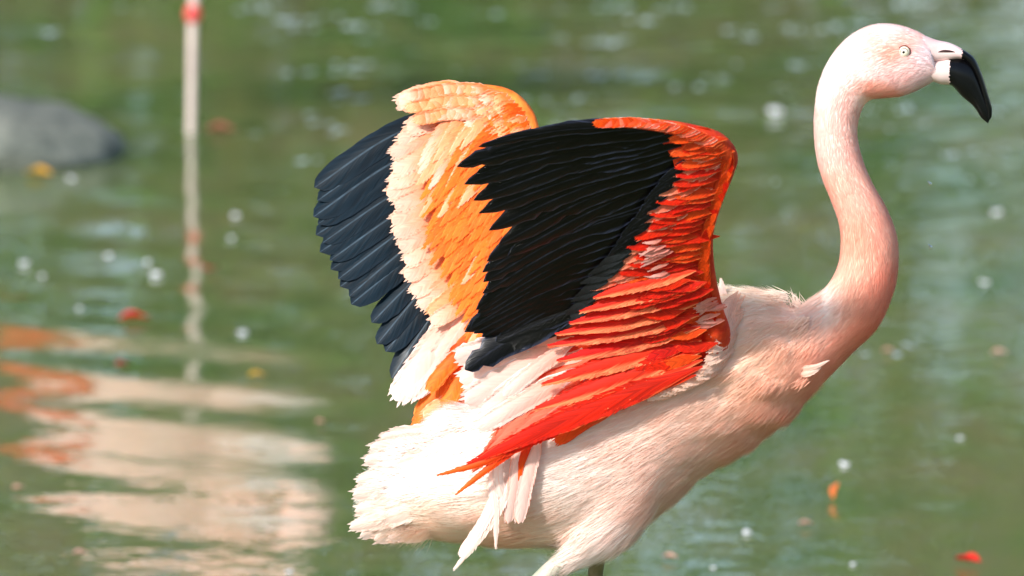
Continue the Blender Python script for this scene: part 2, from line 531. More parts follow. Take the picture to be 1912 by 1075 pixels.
RUMP = [(800, 862, 84, 46, -8), (775, 908, 70, 38, -14), (790, 964, 84, 32, -22), (890, 910, 110, 86, -40), (930, 850, 96, 76, -50), (870, 800, 62, 44, -40)]
parts = [(V_body, F_body), tube_px(THIGH_N), tube_px(THIGH_F)]
for (cx0, cy0, rx0, ry0, d0) in RUMP:
    parts.append(ball(at(cx0, cy0, d0), 1.0, 24, 14, (rx0 / SPAN, min(rx0, ry0) * .92 / SPAN, ry0 / SPAN)))
V_all, F_all = join(parts)
tmp = mesh_obj('body', V_all, F_all, m_skin, bird, ROOT)
md = tmp.modifiers.new('r', 'REMESH'); md.mode = 'VOXEL'; md.voxel_size = 0.0027
ms = tmp.modifiers.new('s', 'SMOOTH'); ms.factor = 0.5; ms.iterations = 12
dg = bpy.context.evaluated_depsgraph_get()
ev = tmp.evaluated_get(dg)
me2 = bpy.data.meshes.new_from_object(ev)
tmp.modifiers.clear()
old = tmp.data; tmp.data = me2; bpy.data.meshes.remove(old); me2.name = 'body'
me2.materials.clear(); me2.materials.append(m_skin)
co = np.zeros(len(me2.vertices) * 3, np.float32); me2.vertices.foreach_get('co', co)
co = co.reshape(-1, 3) + ROOT


def to_px(P):
    q = P - CP
    t = q @ FW
    return 956 + (q @ RT) / t * DIST * SPAN, 537.5 - (q @ UP) / t * DIST * SPAN


px_, py_ = to_px(co)
vn = np.zeros(len(me2.vertices) * 3, np.float32); me2.vertices.foreach_get('normal', vn); vn = vn.reshape(-1, 3).astype(float)
soft = np.array([ridge(a, b, 0) for a, b in zip(px_, py_)]) * np.clip((1530 - px_) / 60, 0, 1) * np.clip((py_ - 500) / 40, 0, 1)
co = co + vn * (soft * (2.5 + 4.0 * np.clip((px_ - 1250) / 150, 0, 1)) / SPAN)[:, None]
me2.vertices.foreach_set('co', (co - ROOT).astype(np.float32).ravel()); me2.update()
ca = me2.color_attributes.new('pigment', 'FLOAT_COLOR', 'POINT')
c4 = np.ones((len(co), 4), np.float32); c4[:, :3] = pig(px_, py_, np.where(py_ < 200, 13, 26 + 20 * (px_ < 1480)))
ca.data.foreach_set('color', c4.ravel())
me2.polygons.foreach_set('use_smooth', np.ones(len(me2.polygons), dtype=bool))


# ---- plumage: real barbs set along shafts, or single short filaments
class Plumage:
    def __init__(s):
        s.V, s.C, s.N, s.nr = [], [], [], None

    def quads(s, A, B, Cc, D, col):
        s.V.append(np.stack([A, B, Cc, D], 1)); s.C.append(np.repeat(col[:, None, :], 4, 1)); s.N.append(np.repeat(s.nr[:, None, :], 4, 1))

    def hair(s, base, flow, nrm, L, wd, lift, col):
        s.nr = nrm
        side = unit(np.cross(flow, nrm)); L = L[:, None]; wd = wd[:, None]; lift = lift[:, None]
        p0 = base - nrm * L * 0.05; p1 = base + flow * L * 0.55 + nrm * L * lift * 0.8; p2 = base + flow * L + nrm * L * lift
        s.quads(p0 - side * wd, p0 + side * wd, p1 + side * wd * .8, p1 - side * wd * .8, col)
        s.quads(p1 - side * wd * .8, p1 + side * wd * .8, p2 + side * wd * .15, p2 - side * wd * .15, col)

    def feathers(s, base, flow, nrm, L, W, lift, col, nb=10, spread=1.0, fluff=0.0, cup=0.12):
        N = len(base); nrm0 = nrm
        side = np.cross(flow, nrm); side /= np.linalg.norm(side, axis=1)[:, None] + 1e-9
        L_, W_, li = L[:, None], W[:, None], lift[:, None]
        for j in range(nb):
            t = (j + 0.6) / nb
            st = base + flow * L_ * t * 0.86 + nrm * L_ * (li * t - 0.35 * li * t * t)
            prof = (math.sin(math.pi * min(1, t * 0.8 + 0.12))) ** 0.6
            ang = math.radians(46 - 34 * t)
            for sg in (-1, 1):
                a = ang * (1 + rng.normal(0, 0.10 + fluff * .3, (N, 1)))
                d = flow * np.cos(a) + side * sg * np.sin(a) * spread
                ln = W_ * 0.5 * prof / math.sin(math.radians(40)) * (1 + rng.normal(0, 0.10 + fluff * 0.3, (N, 1)))
                p1 = st + d * ln * 0.6
                p2 = st + d * ln - nrm * ln * cup + nrm * ln * fluff * rng.normal(0, 0.5, (N, 1)) + flow * ln * 0.1
                s.nr = unit(nrm0 + side * sg * 0.05 + flow * (0.08 * (t - .4)) + rng.normal(0, 0.03, (N, 3)))
                wv = np.cross(d, nrm) * (L_ / nb * 0.62)
                cc = np.clip(col * (1 + rng.normal(0, 0.035, (N, 1))), 0, 0.97)
                s.quads(st - wv, st + wv, p1 + wv * .85, p1 - wv * .85, cc)
                s.quads(p1 - wv * .85, p1 + wv * .85, p2 + wv * .18, p2 - wv * .18, cc)

    def build(s, name, mat, parent, origin, **kw):
        V = np.concatenate(s.V).reshape(-1, 3); C = np.concatenate(s.C).reshape(-1, 3)
        o = mesh_obj(name, V, np.arange(len(V)).reshape(-1, 4), mat, parent, origin, smooth=True, col=C, **kw)
        o.data.normals_split_custom_set_from_vertices(np.concatenate(s.N).reshape(-1, 3).tolist())
        return o


def sample_body(n, s0, s1, phi_lim=None):
    """points spread evenly over the skin between rings s0 and s1"""
    S_, P_ = [], []
    cand_s = rng.uniform(s0, s1, n * 6); cand_p = rng.uniform(0, 2 * math.pi, n * 6)
    e = 0.3
    P0 = at(*body_px(cand_s, cand_p)); Ps = at(*body_px(np.minimum(cand_s + e, NR - 1.001), cand_p)); Pp = at(*body_px(cand_s, cand_p + 0.06))
    Ts = Ps - P0; Tp = Pp - P0
    nn = np.cross(Ts, Tp); area = np.linalg.norm(nn, axis=1)
    keep = rng.uniform(0, 1, len(area)) < area / area.mean() * 0.3
    idx = np.nonzero(keep)[0][:n]
    P0, Ts, nn = P0[idx], Ts[idx], nn[idx]
    nn /= np.linalg.norm(nn, axis=1)[:, None] + 1e-12
    cen = at(*[np.asarray(q) for q in body_px(cand_s[idx], cand_p[idx] * 0 + math.pi / 2)])
    mid = (at(*body_px(cand_s[idx], cand_p[idx] * 0 + 0.0)) + at(*body_px(cand_s[idx], cand_p[idx] * 0 + math.pi))) / 2
    sg = np.sign(np.sum(nn * (P0 - mid), axis=1)); nn *= sg[:, None]
    fl = -Ts / (np.linalg.norm(Ts, axis=1)[:, None] + 1e-12)
    x, y, d = body_px(cand_s[idx], cand_p[idx])
    return P0, fl, nn, x, y, d, cand_s[idx]


def unit(a):
    return a / (np.linalg.norm(a, axis=-1, keepdims=True) + 1e-12)


pl = Plumage()
U = 1.0 / SPAN
# head and neck: short velvet filaments
P0, fl, nn, x, y, d, ss = sample_body(30000, 10 * M_R * 0.93, NR - 1.2)
L = (11 + 10 * np.clip((16 * M_R - ss) / (6 * M_R), 0, 1)) * U * rng.uniform(.7, 1.3, len(x))
flj = unit(fl + nn * 0 + rng.normal(0, 0.10, fl.shape)); flj = unit(flj - nn * np.sum(flj * nn, axis=1)[:, None])
cc = pig(x, y, np.where(y < 200, 13, 26)) * (1 + rng.normal(0, 0.04, (len(x), 1)))
cc[:, 1:] *= (1 + rng.normal(0, 0.05, (len(x), 1)))
pl.hair(P0, flj, nn, L, np.full(len(x), 0.6 * U), np.full(len(x), 0.06) * rng.uniform(.2, 1.6, len(x)), np.clip(cc, 0, .97))
# breast, flank, belly, thighs, rump: small contour feathers laid on the skin along a flow field
vn = np.zeros(len(me2.vertices) * 3, np.float32); me2.vertices.foreach_get('normal', vn); vn = vn.reshape(-1, 3).astype(float)
FLOW = np.array([(1510, 650, -.5, .85), (1490, 740, -.75, .65), (1420, 570, -1, .1), (1400, 700, -.85, .5), (1300, 800, -.9, .42), (1200, 800, -.95, .3), (1350, 870, -.75, .65), (1250, 930, -.7, .7),
                 (1150, 960, -.75, .65), (1070, 1040, -.6, .8), (1100, 850, -1, .25), (950, 900, -1, .2), (980, 1000, -1, .05), (850, 820, -.9, .3), (770, 860, -1, -.1), (735, 905, -1, 0), (740, 970, -.95, .3)])
cand = np.nonzero((px_ < 1540) & (py_ > 520))[0]
cand = cand[rng.integers(0, len(cand), 150000)]
P0 = co[cand].astype(float) + rng.normal(0, .0013, (len(cand), 3)); nn = unit(vn[cand]); x, y = px_[cand], py_[cand]
d2_ = (x[:, None] - FLOW[:, 0]) ** 2 + (y[:, None] - FLOW[:, 1]) ** 2
wt = np.exp(-d2_ / (2 * 90.0 ** 2)) + 1e-6; wt /= wt.sum(1, keepdims=True)
f2 = wt @ FLOW[:, 2:]
rd = np.array([ridge(a, b, 0) for a, b in zip(x, y)])
f2 = f2 + 0.16 * np.stack([rd * 0, rd], -1)
fl = f2[:, :1] * RT + f2[:, 1:] * (-UP)
flj = unit(unit(fl) + rng.normal(0, 0.10, fl.shape)); flj = unit(flj - nn * np.sum(flj * nn, axis=1)[:, None])
L = np.interp(x, [650, 900, 1200, 1500], [40, 48, 44, 26]) * U * rng.uniform(.6, 1.3, len(x))
cc = pig(x, y, 46)
# clumps of barbs along the flow share a tint
st_ = np.array([mnoise.noise(((a * c_ + b * d_) * .018, (b * c_ - a * d_) * .11, 3.0)) for a, b, c_, d_ in zip(x, y, f2[:, 0], f2[:, 1])])
cc = cc * (1 + 0.03 * rd[:, None] + 0.03 * st_[:, None]) * (1 + rng.normal(0, 0.012, (len(x), 1)))
sat = 1 + rng.normal(0, 0.04, len(x)) - 0.08 * rd + 0.16 * st_
cc[:, 1] *= np.clip(sat, .75, 1.12); cc[:, 2] *= np.clip(sat, .75, 1.12) ** 1.4
pl.hair(P0, flj, nn, L, np.full(len(x), 0.55 * U), np.full(len(x), 0.018) * rng.uniform(0, 2.2, len(x)), np.clip(cc, 0, .97))
pl.build('plumage', m_barb, bird, ROOT, kind='stuff')

# fluffy rump, thighs and odd tufts
pf = Plumage()


def tuft(xs, ys, ds, dirpx, L, W, lift=0.15, fluff=0.5, nb=11, nrm=None, jit=0.25, colmul=1.0):
    n = len(xs)
    P = at(xs, ys, ds)
    dp = np.asarray(dirpx, float)
    if dp.ndim == 1: dp = np.repeat(dp[None], n, 0)
    Q = at(np.asarray(xs) + dp[:, 0], np.asarray(ys) + dp[:, 1], np.asarray(ds) + dp[:, 2])
    f = unit(unit(Q - P) + rng.normal(0, jit, (n, 3)) * np.array([1, .7, 1]))
    nr = np.repeat(np.array([[0.0, -1.0, 0.25]]), n, 0) if nrm is None else nrm
    nr = unit(nr - f * np.sum(nr * f, axis=1)[:, None])
    cc = np.clip(pig(np.asarray(xs, float), np.asarray(ys, float)) * colmul * (1 + rng.normal(0, 0.03, (n, 1))), 0, .97)
    pf.feathers(P, f, nr, np.full(n, L * U) * rng.uniform(.7, 1.3, n), np.full(n, W * U) * rng.uniform(.8, 1.2, n), np.full(n, lift), cc, nb=nb, fluff=fluff)


# rump: soft lobes, each laid feather by feather over a rounded core
LOBES = [(800, 862, 84, 46, -8, 3800, (-80, -10), 44, 24, .25, .22), (775, 908, 70, 38, -14, 2600, (-90, 0), 52, 26, .3, .16), (790, 964, 84, 32, -22, 2400, (-90, 26), 60, 26, .12, .10)]


def lobe(cx, cy, rx, ry, d0, n, dr, L, W, fl_, jt):
    a = rng.uniform(0, 2 * math.pi, n); r = np.sqrt(rng.uniform(0, 1, n))
    nx, ny = r * np.cos(a), r * np.sin(a); nz = np.sqrt(np.maximum(0.02, 1 - r * r))
    rz = min(rx, ry) * .95
    xs = cx + rx * nx; ys = cy + ry * ny; ds = d0 - (rz + 4) * nz
    nr = unit(np.stack([nx / rx, -nz / rz, -ny / ry], -1))
    rim = (r > .55) & ((nx < .35) | (ny < -.5))
    m_ = np.nonzero(rim)[0]
    P = at(xs[m_], ys[m_], ds[m_]); nrr = nr[m_]
    fd = dr[0] * RT - dr[1] * UP
    f_ = unit(unit(np.repeat(fd[None], len(m_), 0)) + nrr * .35 + rng.normal(0, .12 + fl_ * .35, (len(m_), 3)))
    nq = unit(nrr - f_ * np.sum(nrr * f_, axis=1)[:, None])
    pf.nr = nrr
    cc = np.clip(pig(xs[m_], ys[m_]) * (1 + rng.normal(0, .02, (len(m_), 1))), 0, .97)
    pf.hair(P, f_, nq, L * .7 * U * rng.uniform(.5, 1.3, len(m_)), np.full(len(m_), .7 * U), np.full(len(m_), .1), cc)

for lb in LOBES:
    lobe(*lb)
# nape and back wisps where the neck leaves the body
def wisps(n, xs, ys, ds, dpx, L, jt, nrm=(0, -1, .3)):
    P = at(xs, ys, ds); fd = dpx[0] * RT - dpx[1] * UP
    f_ = unit(unit(np.repeat(fd[None], n, 0)) + rng.normal(0, jt, (n, 3)))
    nr = unit(np.repeat(np.array([nrm], float), n, 0)); nq = unit(nr - f_ * np.sum(nr * f_, axis=1)[:, None])
    cc = np.clip(pig(xs, ys) * (1 + rng.normal(0, .03, (n, 1))), 0, .97)
    pf.nr0 = nr; pf.hair(P, f_, nq, L * U * rng.uniform(.5, 1.3, n), np.full(n, .7 * U), np.full(n, .08), cc)


wisps(60, rng.normal(1489, 7, 60), rng.normal(572, 4, 60), rng.normal(-8, 12, 60), (-10, -22), 24, .25)
wisps(500, rng.uniform(1350, 1475, 500), rng.uniform(545, 566, 500), rng.uniform(-50, 0, 500), (-60, -2), 34, .2)
wx_ = 1500 + np.abs(rng.normal(0, 9, 420)) * -1.5 + 12; wisps(420, wx_, rng.uniform(590, 715, 420), -80 + (wx_ - 1500) * .25 + rng.uniform(-5, 2, 420), (-34, 30), 24, .2)
pf.build('down', m_barb, bird, ROOT, kind='stuff')

# ------------------------------------------------------------------ head: bill and eyes
def loft_bill(name, rings, colour):
    A = catmull(np.array(rings, float), 7)
    n = len(A); seg = 22
    ph = np.linspace(0, 2 * math.pi, seg, endpoint=False)
    c = np.cos(ph); s = np.sin(ph)
    cs = np.sign(c) * np.abs(c) ** .85
    X = (A[:, 0] + A[:, 2])[:, None] / 2 + (A[:, 0] - A[:, 2])[:, None] / 2 * cs
    Y = (A[:, 1] + A[:, 3])[:, None] / 2 + (A[:, 1] - A[:, 3])[:, None] / 2 * cs
    D = -A[:, 4][:, None] * s[None, :] * np.ones((n, 1))
    V = at(X, Y, D).reshape(-1, 3)
    F = [tuple(f) for f in grid_faces(n, seg)]
    V = np.vstack([V, V[:seg].mean(0), V[-seg:].mean(0)])
    for j in range(seg):
        F.append((n * seg, (j + 1) % seg, j)); F.append((n * seg + 1, (n - 1) * seg + j, (n - 1) * seg + (j + 1) % seg))
    x = np.append(X.ravel(), [A[0, 0], A[-1, 0]]); y = np.append(Y.ravel(), [A[0, 1], A[-1, 1]])
    mat = colour
    return mesh_obj(name, V, F, mat, bird, ROOT, uv=np.stack([x / 1912, y / 1912], -1))


def bill_mat(name, bx_, p1=(0.88, 0.74, 0.73), p2=(0.95, 0.86, 0.85)):
    k = NT(name)
    uv = k.n('ShaderNodeUVMap', uv_map='UVMap')
    sp = k.n('ShaderNodeSeparateXYZ'); k.l(uv.outputs[0], sp.inputs[0])
    nz = k.n('ShaderNodeTexNoise', i_Scale=420.0, i_Detail=2.0); k.l(uv.outputs[0], nz.inputs['Vector'])
    nb = k.n('ShaderNodeTexNoise', i_Scale=60.0, i_Detail=3.0); k.l(uv.outputs[0], nb.inputs['Vector'])
    v = k.math('ADD', sp.outputs[0], k.math('MULTIPLY', k.math('SUBTRACT', nz.outputs[0], .5), 0.007))
    f = k.math('GREATER_THAN', v, bx_ / 1912)
    pale = k.ramp(nb.outputs[0], [(0.35, p1), (0.65, p2)])
    c = k.mix(f, pale, (0.002, 0.002, 0.0025, 1))
    pr = k.n('ShaderNodeBsdfPrincipled'); k.l(c, pr.inputs['Base Color'])
    k.l(k.math('ADD', 0.5, k.math('MULTIPLY', f, -0.22)), pr.inputs['Roughness'])
    pr.inputs['Specular IOR Level'].default_value = 0.3
    bp = k.n('ShaderNodeBump', i_Strength=.15, i_Distance=.001); k.l(nb.outputs[0], bp.inputs['Height']); k.l(bp.outputs[0], pr.inputs['Normal'])
    k.l(pr.outputs[0], k.out.inputs[0])
    return k.m


loft_bill('lower_bill', [(1728, 114, 1738, 150, 28), (1750, 112, 1757, 157, 27), (1772, 109, 1777, 160, 24), (1793, 109, 1795, 179, 22),
                         (1813, 118, 1812, 193, 18), (1826, 143, 1822, 204, 14.5), (1836, 172, 1830, 217, 11.5), (1845, 200, 1838, 225, 8), (1848, 222, 1845, 230, 3)],
          bill_mat('lower_bill_horn', 1773, (0.80, 0.70, 0.68), (0.88, 0.79, 0.77)))
loft_bill('upper_bill', [(1722, 64, 1728, 119, 31), (1748, 74, 1750, 116, 25), (1774, 80, 1774, 112, 20), (1800, 93, 1797, 111, 17),
                         (1820, 109, 1812, 125, 15), (1833, 137, 1823, 146, 13), (1843, 168, 1832, 174, 11), (1852, 200, 1841, 205, 8), (1852, 218, 1846, 226, 3)],
          bill_mat('upper_bill_horn', 1797))
m_dark = plain_mat('dark_slit', (0.30, 0.12, 0.12), (0.22, 0.1, 0.1), rough=.6)
for sgn in (-1, 1):
    a = np.array([(1752, 97, 0.6), (1762, 95, 1.7), (1774, 95.5, 1.4), (1783, 97, .5)])
    V, F = tube(at(a[:, 0], a[:, 1], sgn * np.array([24, 22.2, 20.0, 18.2])), a[:, 2] * U * 1.3, 8, 3)
    mesh_obj('nostril', V, F, m_dark, bird, ROOT)
m_eye = plain_mat('pale_iris', (0.88, 0.85, 0.76), (0.93, 0.90, 0.83), rough=.15, spec=.5)
m_ring = plain_mat('iris_rim', (0.45, 0.40, 0.30), (0.5, 0.42, 0.34), rough=.3)
m_pupil = plain_mat('pupil_black', (0.01, 0.01, 0.01), rough=.1)
m_lid = plain_mat('eyelid_skin', (0.36, 0.20, 0.16), (0.45, 0.26, 0.2), rough=.6)
ex, ey, hd = 1688, 96, 48.0
for sgn in (-1, 1):
    c = at(ex, ey, sgn * (hd - 7.5))
    V, F = ball(c, 12.2 * U, 24, 14)
    eye = mesh_obj('eye', V, F, m_eye, bird, ROOT)
    V, F = ball(at(ex - 0.5, ey + 1, sgn * (hd + 2.6)), 3.9 * U, 12, 8, (1, .6, 1))
    mesh_obj('pupil', V, F, m_pupil, eye, (0, 0, 0) if False else ROOT)
    for rad, th_, mt, nm, back in ((6.4, .8, m_ring, 'iris_ring', 2.2), (11.4, 1.3, m_lid, 'eyelid', -1.5)):
        tt = np.linspace(0, 2 * math.pi, 25)
        V, F = tube(at(ex + rad * np.cos(tt), ey + rad * np.sin(tt) * .95, np.full(25, sgn * (hd + back))), np.full(25, th_ * U), 8, 2, caps=False)
        mesh_obj(nm, V, F, mt, eye, ROOT)

# ------------------------------------------------------------------ legs
def leg_mat(name, c1, c2):
    return plain_mat(name, c1, c2, scale=60, rough=.5, bump=.3)


m_leg_pale = leg_mat('pale_grey_shank', (0.66, 0.68, 0.60), (0.76, 0.72, 0.66))
m_leg_olive = leg_mat('olive_shank', (0.42, 0.38, 0.22), (0.5, 0.44, 0.28))
m_knee = leg_mat('pink_joint', (0.80, 0.25, 0.25), (0.86, 0.36, 0.34))


def make_leg(points, radii, mat, foot_dir, kneei):
    P = np.array(points)
    V, F = tube(P, radii, 14, 6)
    lg = mesh_obj('leg', V, F, mat, bird, ROOT)
    V, F = ball(P[kneei], radii[kneei] * 1.25, 14, 10, (1, 1, 1.5))
    mesh_obj('knee', V, F, m_knee, lg, ROOT)
    ft = P[-1]
    toes = []
    for a in (-32, 0, 32):
        r = math.radians(a)
        dx = np.array([math.cos(r), math.sin(r), 0]) * foot_dir
        toes.append(tube(np.array([ft, ft + dx * .035 + (0, 0, .004), ft + dx * .075]), [0.006, .005, .003], 8, 3))
    web = np.array([ft] + [ft + np.array([math.cos(math.radians(a)), math.sin(math.radians(a)), 0]) * foot_dir * (.07 if a % 32 == 0 else .058) for a in (-32, -16, 0, 16, 32)])
    webt = web + np.array([0, 0, .002])
    nW = len(web)
    Wf = [(0, i, i + 1) for i in range(1, 5)] + [(nW, nW + i + 1, nW + i) for i in range(1, 5)] + [(i, nW + i, nW + i + 1, i + 1) for i in range(0, 5)] + [(5, nW + 5, nW, 0)]
    V, F = join(toes + [(np.vstack([web, webt]), Wf)])
    mesh_obj('foot', V, F, m_knee, lg, ROOT)


p = [at(1082, 1028, -68), at(1040, 1056, -72), at(1008, 1083, -76), at(940, 1150, -80), at(820, 1268, -84)]
kn = p[-1]
p += [kn + np.array([0.03, 0, -0.10]), np.array([kn[0] + 0.10, kn[1], -0.11])]
make_leg(p, [.012, .0095, .0085, .007, .0085, .0055, .006], m_leg_pale, 1, 4)
p = [at(1124, 1000, 66), at(1116, 1045, 66), at(1111, 1085, 66), at(1104, 1250, 66), at(1100, 1400, 66)]
kn = p[-1]
p += [kn + np.array([0.004, 0, -0.12]), np.array([kn[0] + 0.012, kn[1], -0.11])]
make_leg(p, [.008, .0075, .0075, .0065, .0085, .0055, .006], m_leg_olive, 1, 4)

# ------------------------------------------------------------------ wing feathers
K_BLACK = feather_mat('black_flight_vane', (0.012, 0.012, 0.014), (0.03, 0.034, 0.05), edge=(0.17, 0.19, 0.26), shaft=(0.12, 0.13, 0.17), trans=.0, rough=.34, var=.9, spec=.2, edge_pos=.88)  # bluish margin and shaft paint the gloss of the ridges into the black
K_TEAL = feather_mat('blue_black_flight_vane', (0.008, 0.04, 0.055), (0.015, 0.095, 0.135), edge=(0.06, 0.12, 0.16), shaft=(0.24, 0.31, 0.36), trans=.03, rough=.42, var=.6, edge_pos=.80, spec=.3)  # lighter margin and shaft lines are sheen put into the vane colour
K_GREY = feather_mat('sooty_covert', (0.15, 0.165, 0.18), (0.07, 0.075, 0.085), trans=.1)
K_CORAL = feather_mat('coral_covert', (0.92, 0.36, 0.24), (0.95, 0.56, 0.44), edge=(0.98, 0.76, 0.68), trans=.35)
K_RED = feather_mat('scarlet_covert', (0.86, 0.15, 0.03), (0.88, 0.13, 0.02), edge=(0.95, 0.38, 0.20), trans=.42, edge_pos=.86, var=.5)
K_REDPALE = feather_mat('scarlet_covert_pale_margin', (0.90, 0.20, 0.06), (0.88, 0.11, 0.02), edge=(0.98, 0.58, 0.38), var=.4, trans=.42, edge_pos=.74, mid=.35, edge_one=True)
K_ORANGE_DEEP = feather_mat('deep_orange_covert', (0.90, 0.26, 0.05), (0.92, 0.32, 0.08), edge=(0.95, 0.48, 0.24), trans=.4, var=.45)
K_PINK = feather_mat('pale_pink_plume', (0.98, 0.78, 0.70), (0.99, 0.88, 0.84), edge=(1, .94, .92), shaft=(1, .85, .80), trans=.35, var=.14)
K_SALMON = feather_mat('salmon_plume', (0.97, 0.50, 0.38), (0.96, 0.55, 0.44), edge=(0.92, 0.22, 0.08), shaft=(1, .75, .65), trans=.38, var=.2, edge_pos=.8)
K_WHITE = feather_mat('white_plume', (.98, .88, .83), (.97, .87, .82), edge=(.99, .92, .89), shaft=(.97, .80, .72), trans=.35, var=.22)
K_ORANGE = feather_mat('bright_orange_covert', (0.97, 0.36, 0.04), (0.98, 0.50, 0.14), edge=(.99, .60, .26), trans=.3, var=.42, edge_pos=.88)
K_APRICOT = feather_mat('apricot_covert', (0.98, 0.54, 0.26), (1, .72, .52), edge=(1, .80, .66), trans=.3, var=.28)
K_PALE = feather_mat('cream_covert', (0.98, .56, .28), (1, .83, .73), edge=(0.98, .70, .56), trans=.3, var=.26, edge_pos=.88, mid=.62)


def feather(name, pts, wd, mat, parent, dfun, twist=0.0, camber=0.05, shape='blade', ragged=0.06, nrm=(0, -1, 0), notches=1, nl=15, nw=5, asym=0.0, fringe=None):
    pts = [tuple(q) + (0,) * (3 - len(q)) for q in pts]
    if len(pts) == 2:
        a, b = np.array(pts[0], float), np.array(pts[1], float)
        pts = [a, (a + b) / 2, b]
    A = catmull(np.array(pts, float), 12)
    seglen = np.r_[0, np.cumsum(np.linalg.norm(np.diff(A[:, :2], axis=0), axis=1))]
    vs = np.linspace(0, 1, nl) ** 0.92
    vs = 1 - (1 - vs) ** 1.15
    A = np.stack([np.interp(vs * seglen[-1], seglen, A[:, i]) for i in range(3)], -1)
    P = at(A[:, 0], A[:, 1], dfun(A[:, 0], A[:, 1]) + A[:, 2])
    T = unit(np.gradient(P, axis=0))
    N = np.repeat(np.array([nrm], float), nl, 0)
    N = unit(N - T * np.sum(N * T, axis=1)[:, None])
    B = np.cross(T, N)
    tw = np.linspace(twist * .6, twist, nl)[:, None]
    B, N = B * np.cos(tw) + N * np.sin(tw), N * np.cos(tw) - B * np.sin(tw)
    if shape == 'blade':
        f = np.minimum(1, 0.30 + vs * 2.6)
        tip = np.clip((vs - .80) / .20, 0, 1); f = f * np.sqrt(np.maximum(0, 1 - tip ** 2.2))
    elif shape == 'quill':
        f = np.minimum(1, 0.55 + vs * 2.0); tip = np.clip((vs - .80) / .20, 0, 1); f = f * (1 - tip ** 1.8) ** .75
    elif shape == 'point':
        f = np.minimum(1, 0.08 + vs * 3.2) * np.clip((1 - vs) / .45, 0, 1) ** .75
    elif shape == 'round':
        f = np.minimum(1, 0.08 + vs * 2.4); tip = np.clip((vs - .55) / .45, 0, 1); f = f * np.sqrt(np.maximum(0, 1 - tip ** 2))
    elif shape == 'lance':
        f = np.minimum(1, 0.25 + vs * 3) * np.clip((1 - vs) / .8, 0, 1) ** .6
    f = np.maximum(f, 0.03)
    us = np.linspace(-1, 1, nw)
    V = np.zeros((nl, nw, 3))
    W = wd * U
    jl = 1 + rng.normal(0, ragged, nl); jr = 1 + rng.normal(0, ragged, nl)
    for _ in range(notches):
        if rng.random() < .6: jl[rng.integers(nl // 2, nl - 1)] *= .72
        if rng.random() < .6: jr[rng.integers(nl // 2, nl - 1)] *= .72
    for j, u in enumerate(us):
        e = (jl if u < 0 else jr) if abs(u) > .9 else 1.0
        V[:, j] = P + B * (u + asym * (1 - abs(u)))[..., None] * (W / 2 * f * e)[:, None] - N * (W * camber * (abs(u) ** 1.6) * f)[:, None] if np.ndim(u) else \
            P + B * ((u + asym * (1 - abs(u))) * W / 2 * f * e)[:, None] - N * (W * camber * (abs(u) ** 1.6) * f)[:, None]
    uu, v2 = np.meshgrid(us * .5 + .5, vs)
    Vv, Ff, UVs = V.reshape(-1, 3), [tuple(q) for q in grid_faces(nl, nw, False)], np.stack([uu.ravel(), v2.ravel()], -1)
    if fringe is None:
        fringe = 0.0 if mat in (K_BLACK, K_TEAL) else 1.0
    if fringe > 0:
        nbq = int(nl * 2.6)
        ev, eu = [], []
        for sg in (-1, 1):
            for b in range(nbq):
                tv = 0.2 + 0.78 * (b + rng.uniform(0, 1)) / nbq
                fi = np.interp(tv, vs, np.arange(nl)); a = int(min(fi, nl - 2)); q = fi - a
                pc = P[a] * (1 - q) + P[a + 1] * q; Bq = B[a]; Tq = T[a]; Nq = N[a]
                hw = W / 2 * (f[a] * (1 - q) + f[a + 1] * q)
                st = pc + Bq * sg * hw * .72 - Nq * W * camber * .5
                ang = math.radians(27 - 18 * tv + rng.normal(0, 4))
                dr = Tq * math.cos(ang) + Bq * sg * math.sin(ang)
                ln = W * rng.uniform(.28, .46) * fringe * (1.0 if tv < .8 else .62)
                wv = np.cross(dr, Nq); wv = wv / (np.linalg.norm(wv) + 1e-9) * W * .05
                m1 = st + dr * ln * .6; en = st + dr * ln + Nq * rng.normal(0, .04) * W + Tq * ln * .12
                k0 = len(Vv) + len(ev)
                ev += [st - wv, st + wv, m1 + wv * .8, m1 - wv * .8, en]
                Ff += [(k0, k0 + 1, k0 + 2, k0 + 3), (k0 + 3, k0 + 2, k0 + 4)]
                e1, e2 = .5 + .22 * sg, .5 + .29 * sg
                eu += [(e1, tv), (e1, tv), (e2, min(1, tv + .04)), (e2, min(1, tv + .04)), (.5 + .34 * sg, min(1, tv + .08))]
        Vv = np.vstack([Vv, np.array(ev)]); UVs = np.vstack([UVs, np.array(eu)])
    return mesh_obj(name, Vv, Ff, mat, parent, ROOT, uv=UVs)


def jit(a=1.0):
    return rng.normal(0, a)


def lerp_list(lst, n):
    a = np.array(lst, float)
    s = np.linspace(0, len(a) - 1, n); i = np.clip(s.astype(int), 0, len(a) - 2); f = (s - i)[:, None]
    return a[i] * (1 - f) + a[i + 1] * f


# ---------------- near wing (underside seen)
def dN(x, y):
    x = np.asarray(x, float); y = np.asarray(y, float)
    return -150 - np.maximum(0, 640 - y) * 0.95 - (1340 - x) * 0.04


LEAD = np.array([(1330, 236), (1352, 258), (1374, 285), (1366, 320), (1347, 370), (1333, 420), (1329, 460), (1331, 520), (1339, 560), (1348, 605), (1343, 645), (1305, 690)], float)
BACK = np.array([(1225, 232), (1240, 262), (1262, 298), (1262, 330), (1226, 370), (1205, 405), (1180, 440), (1148, 490), (1118, 535), (1080, 585), (1045, 620), (1060, 690)], float)


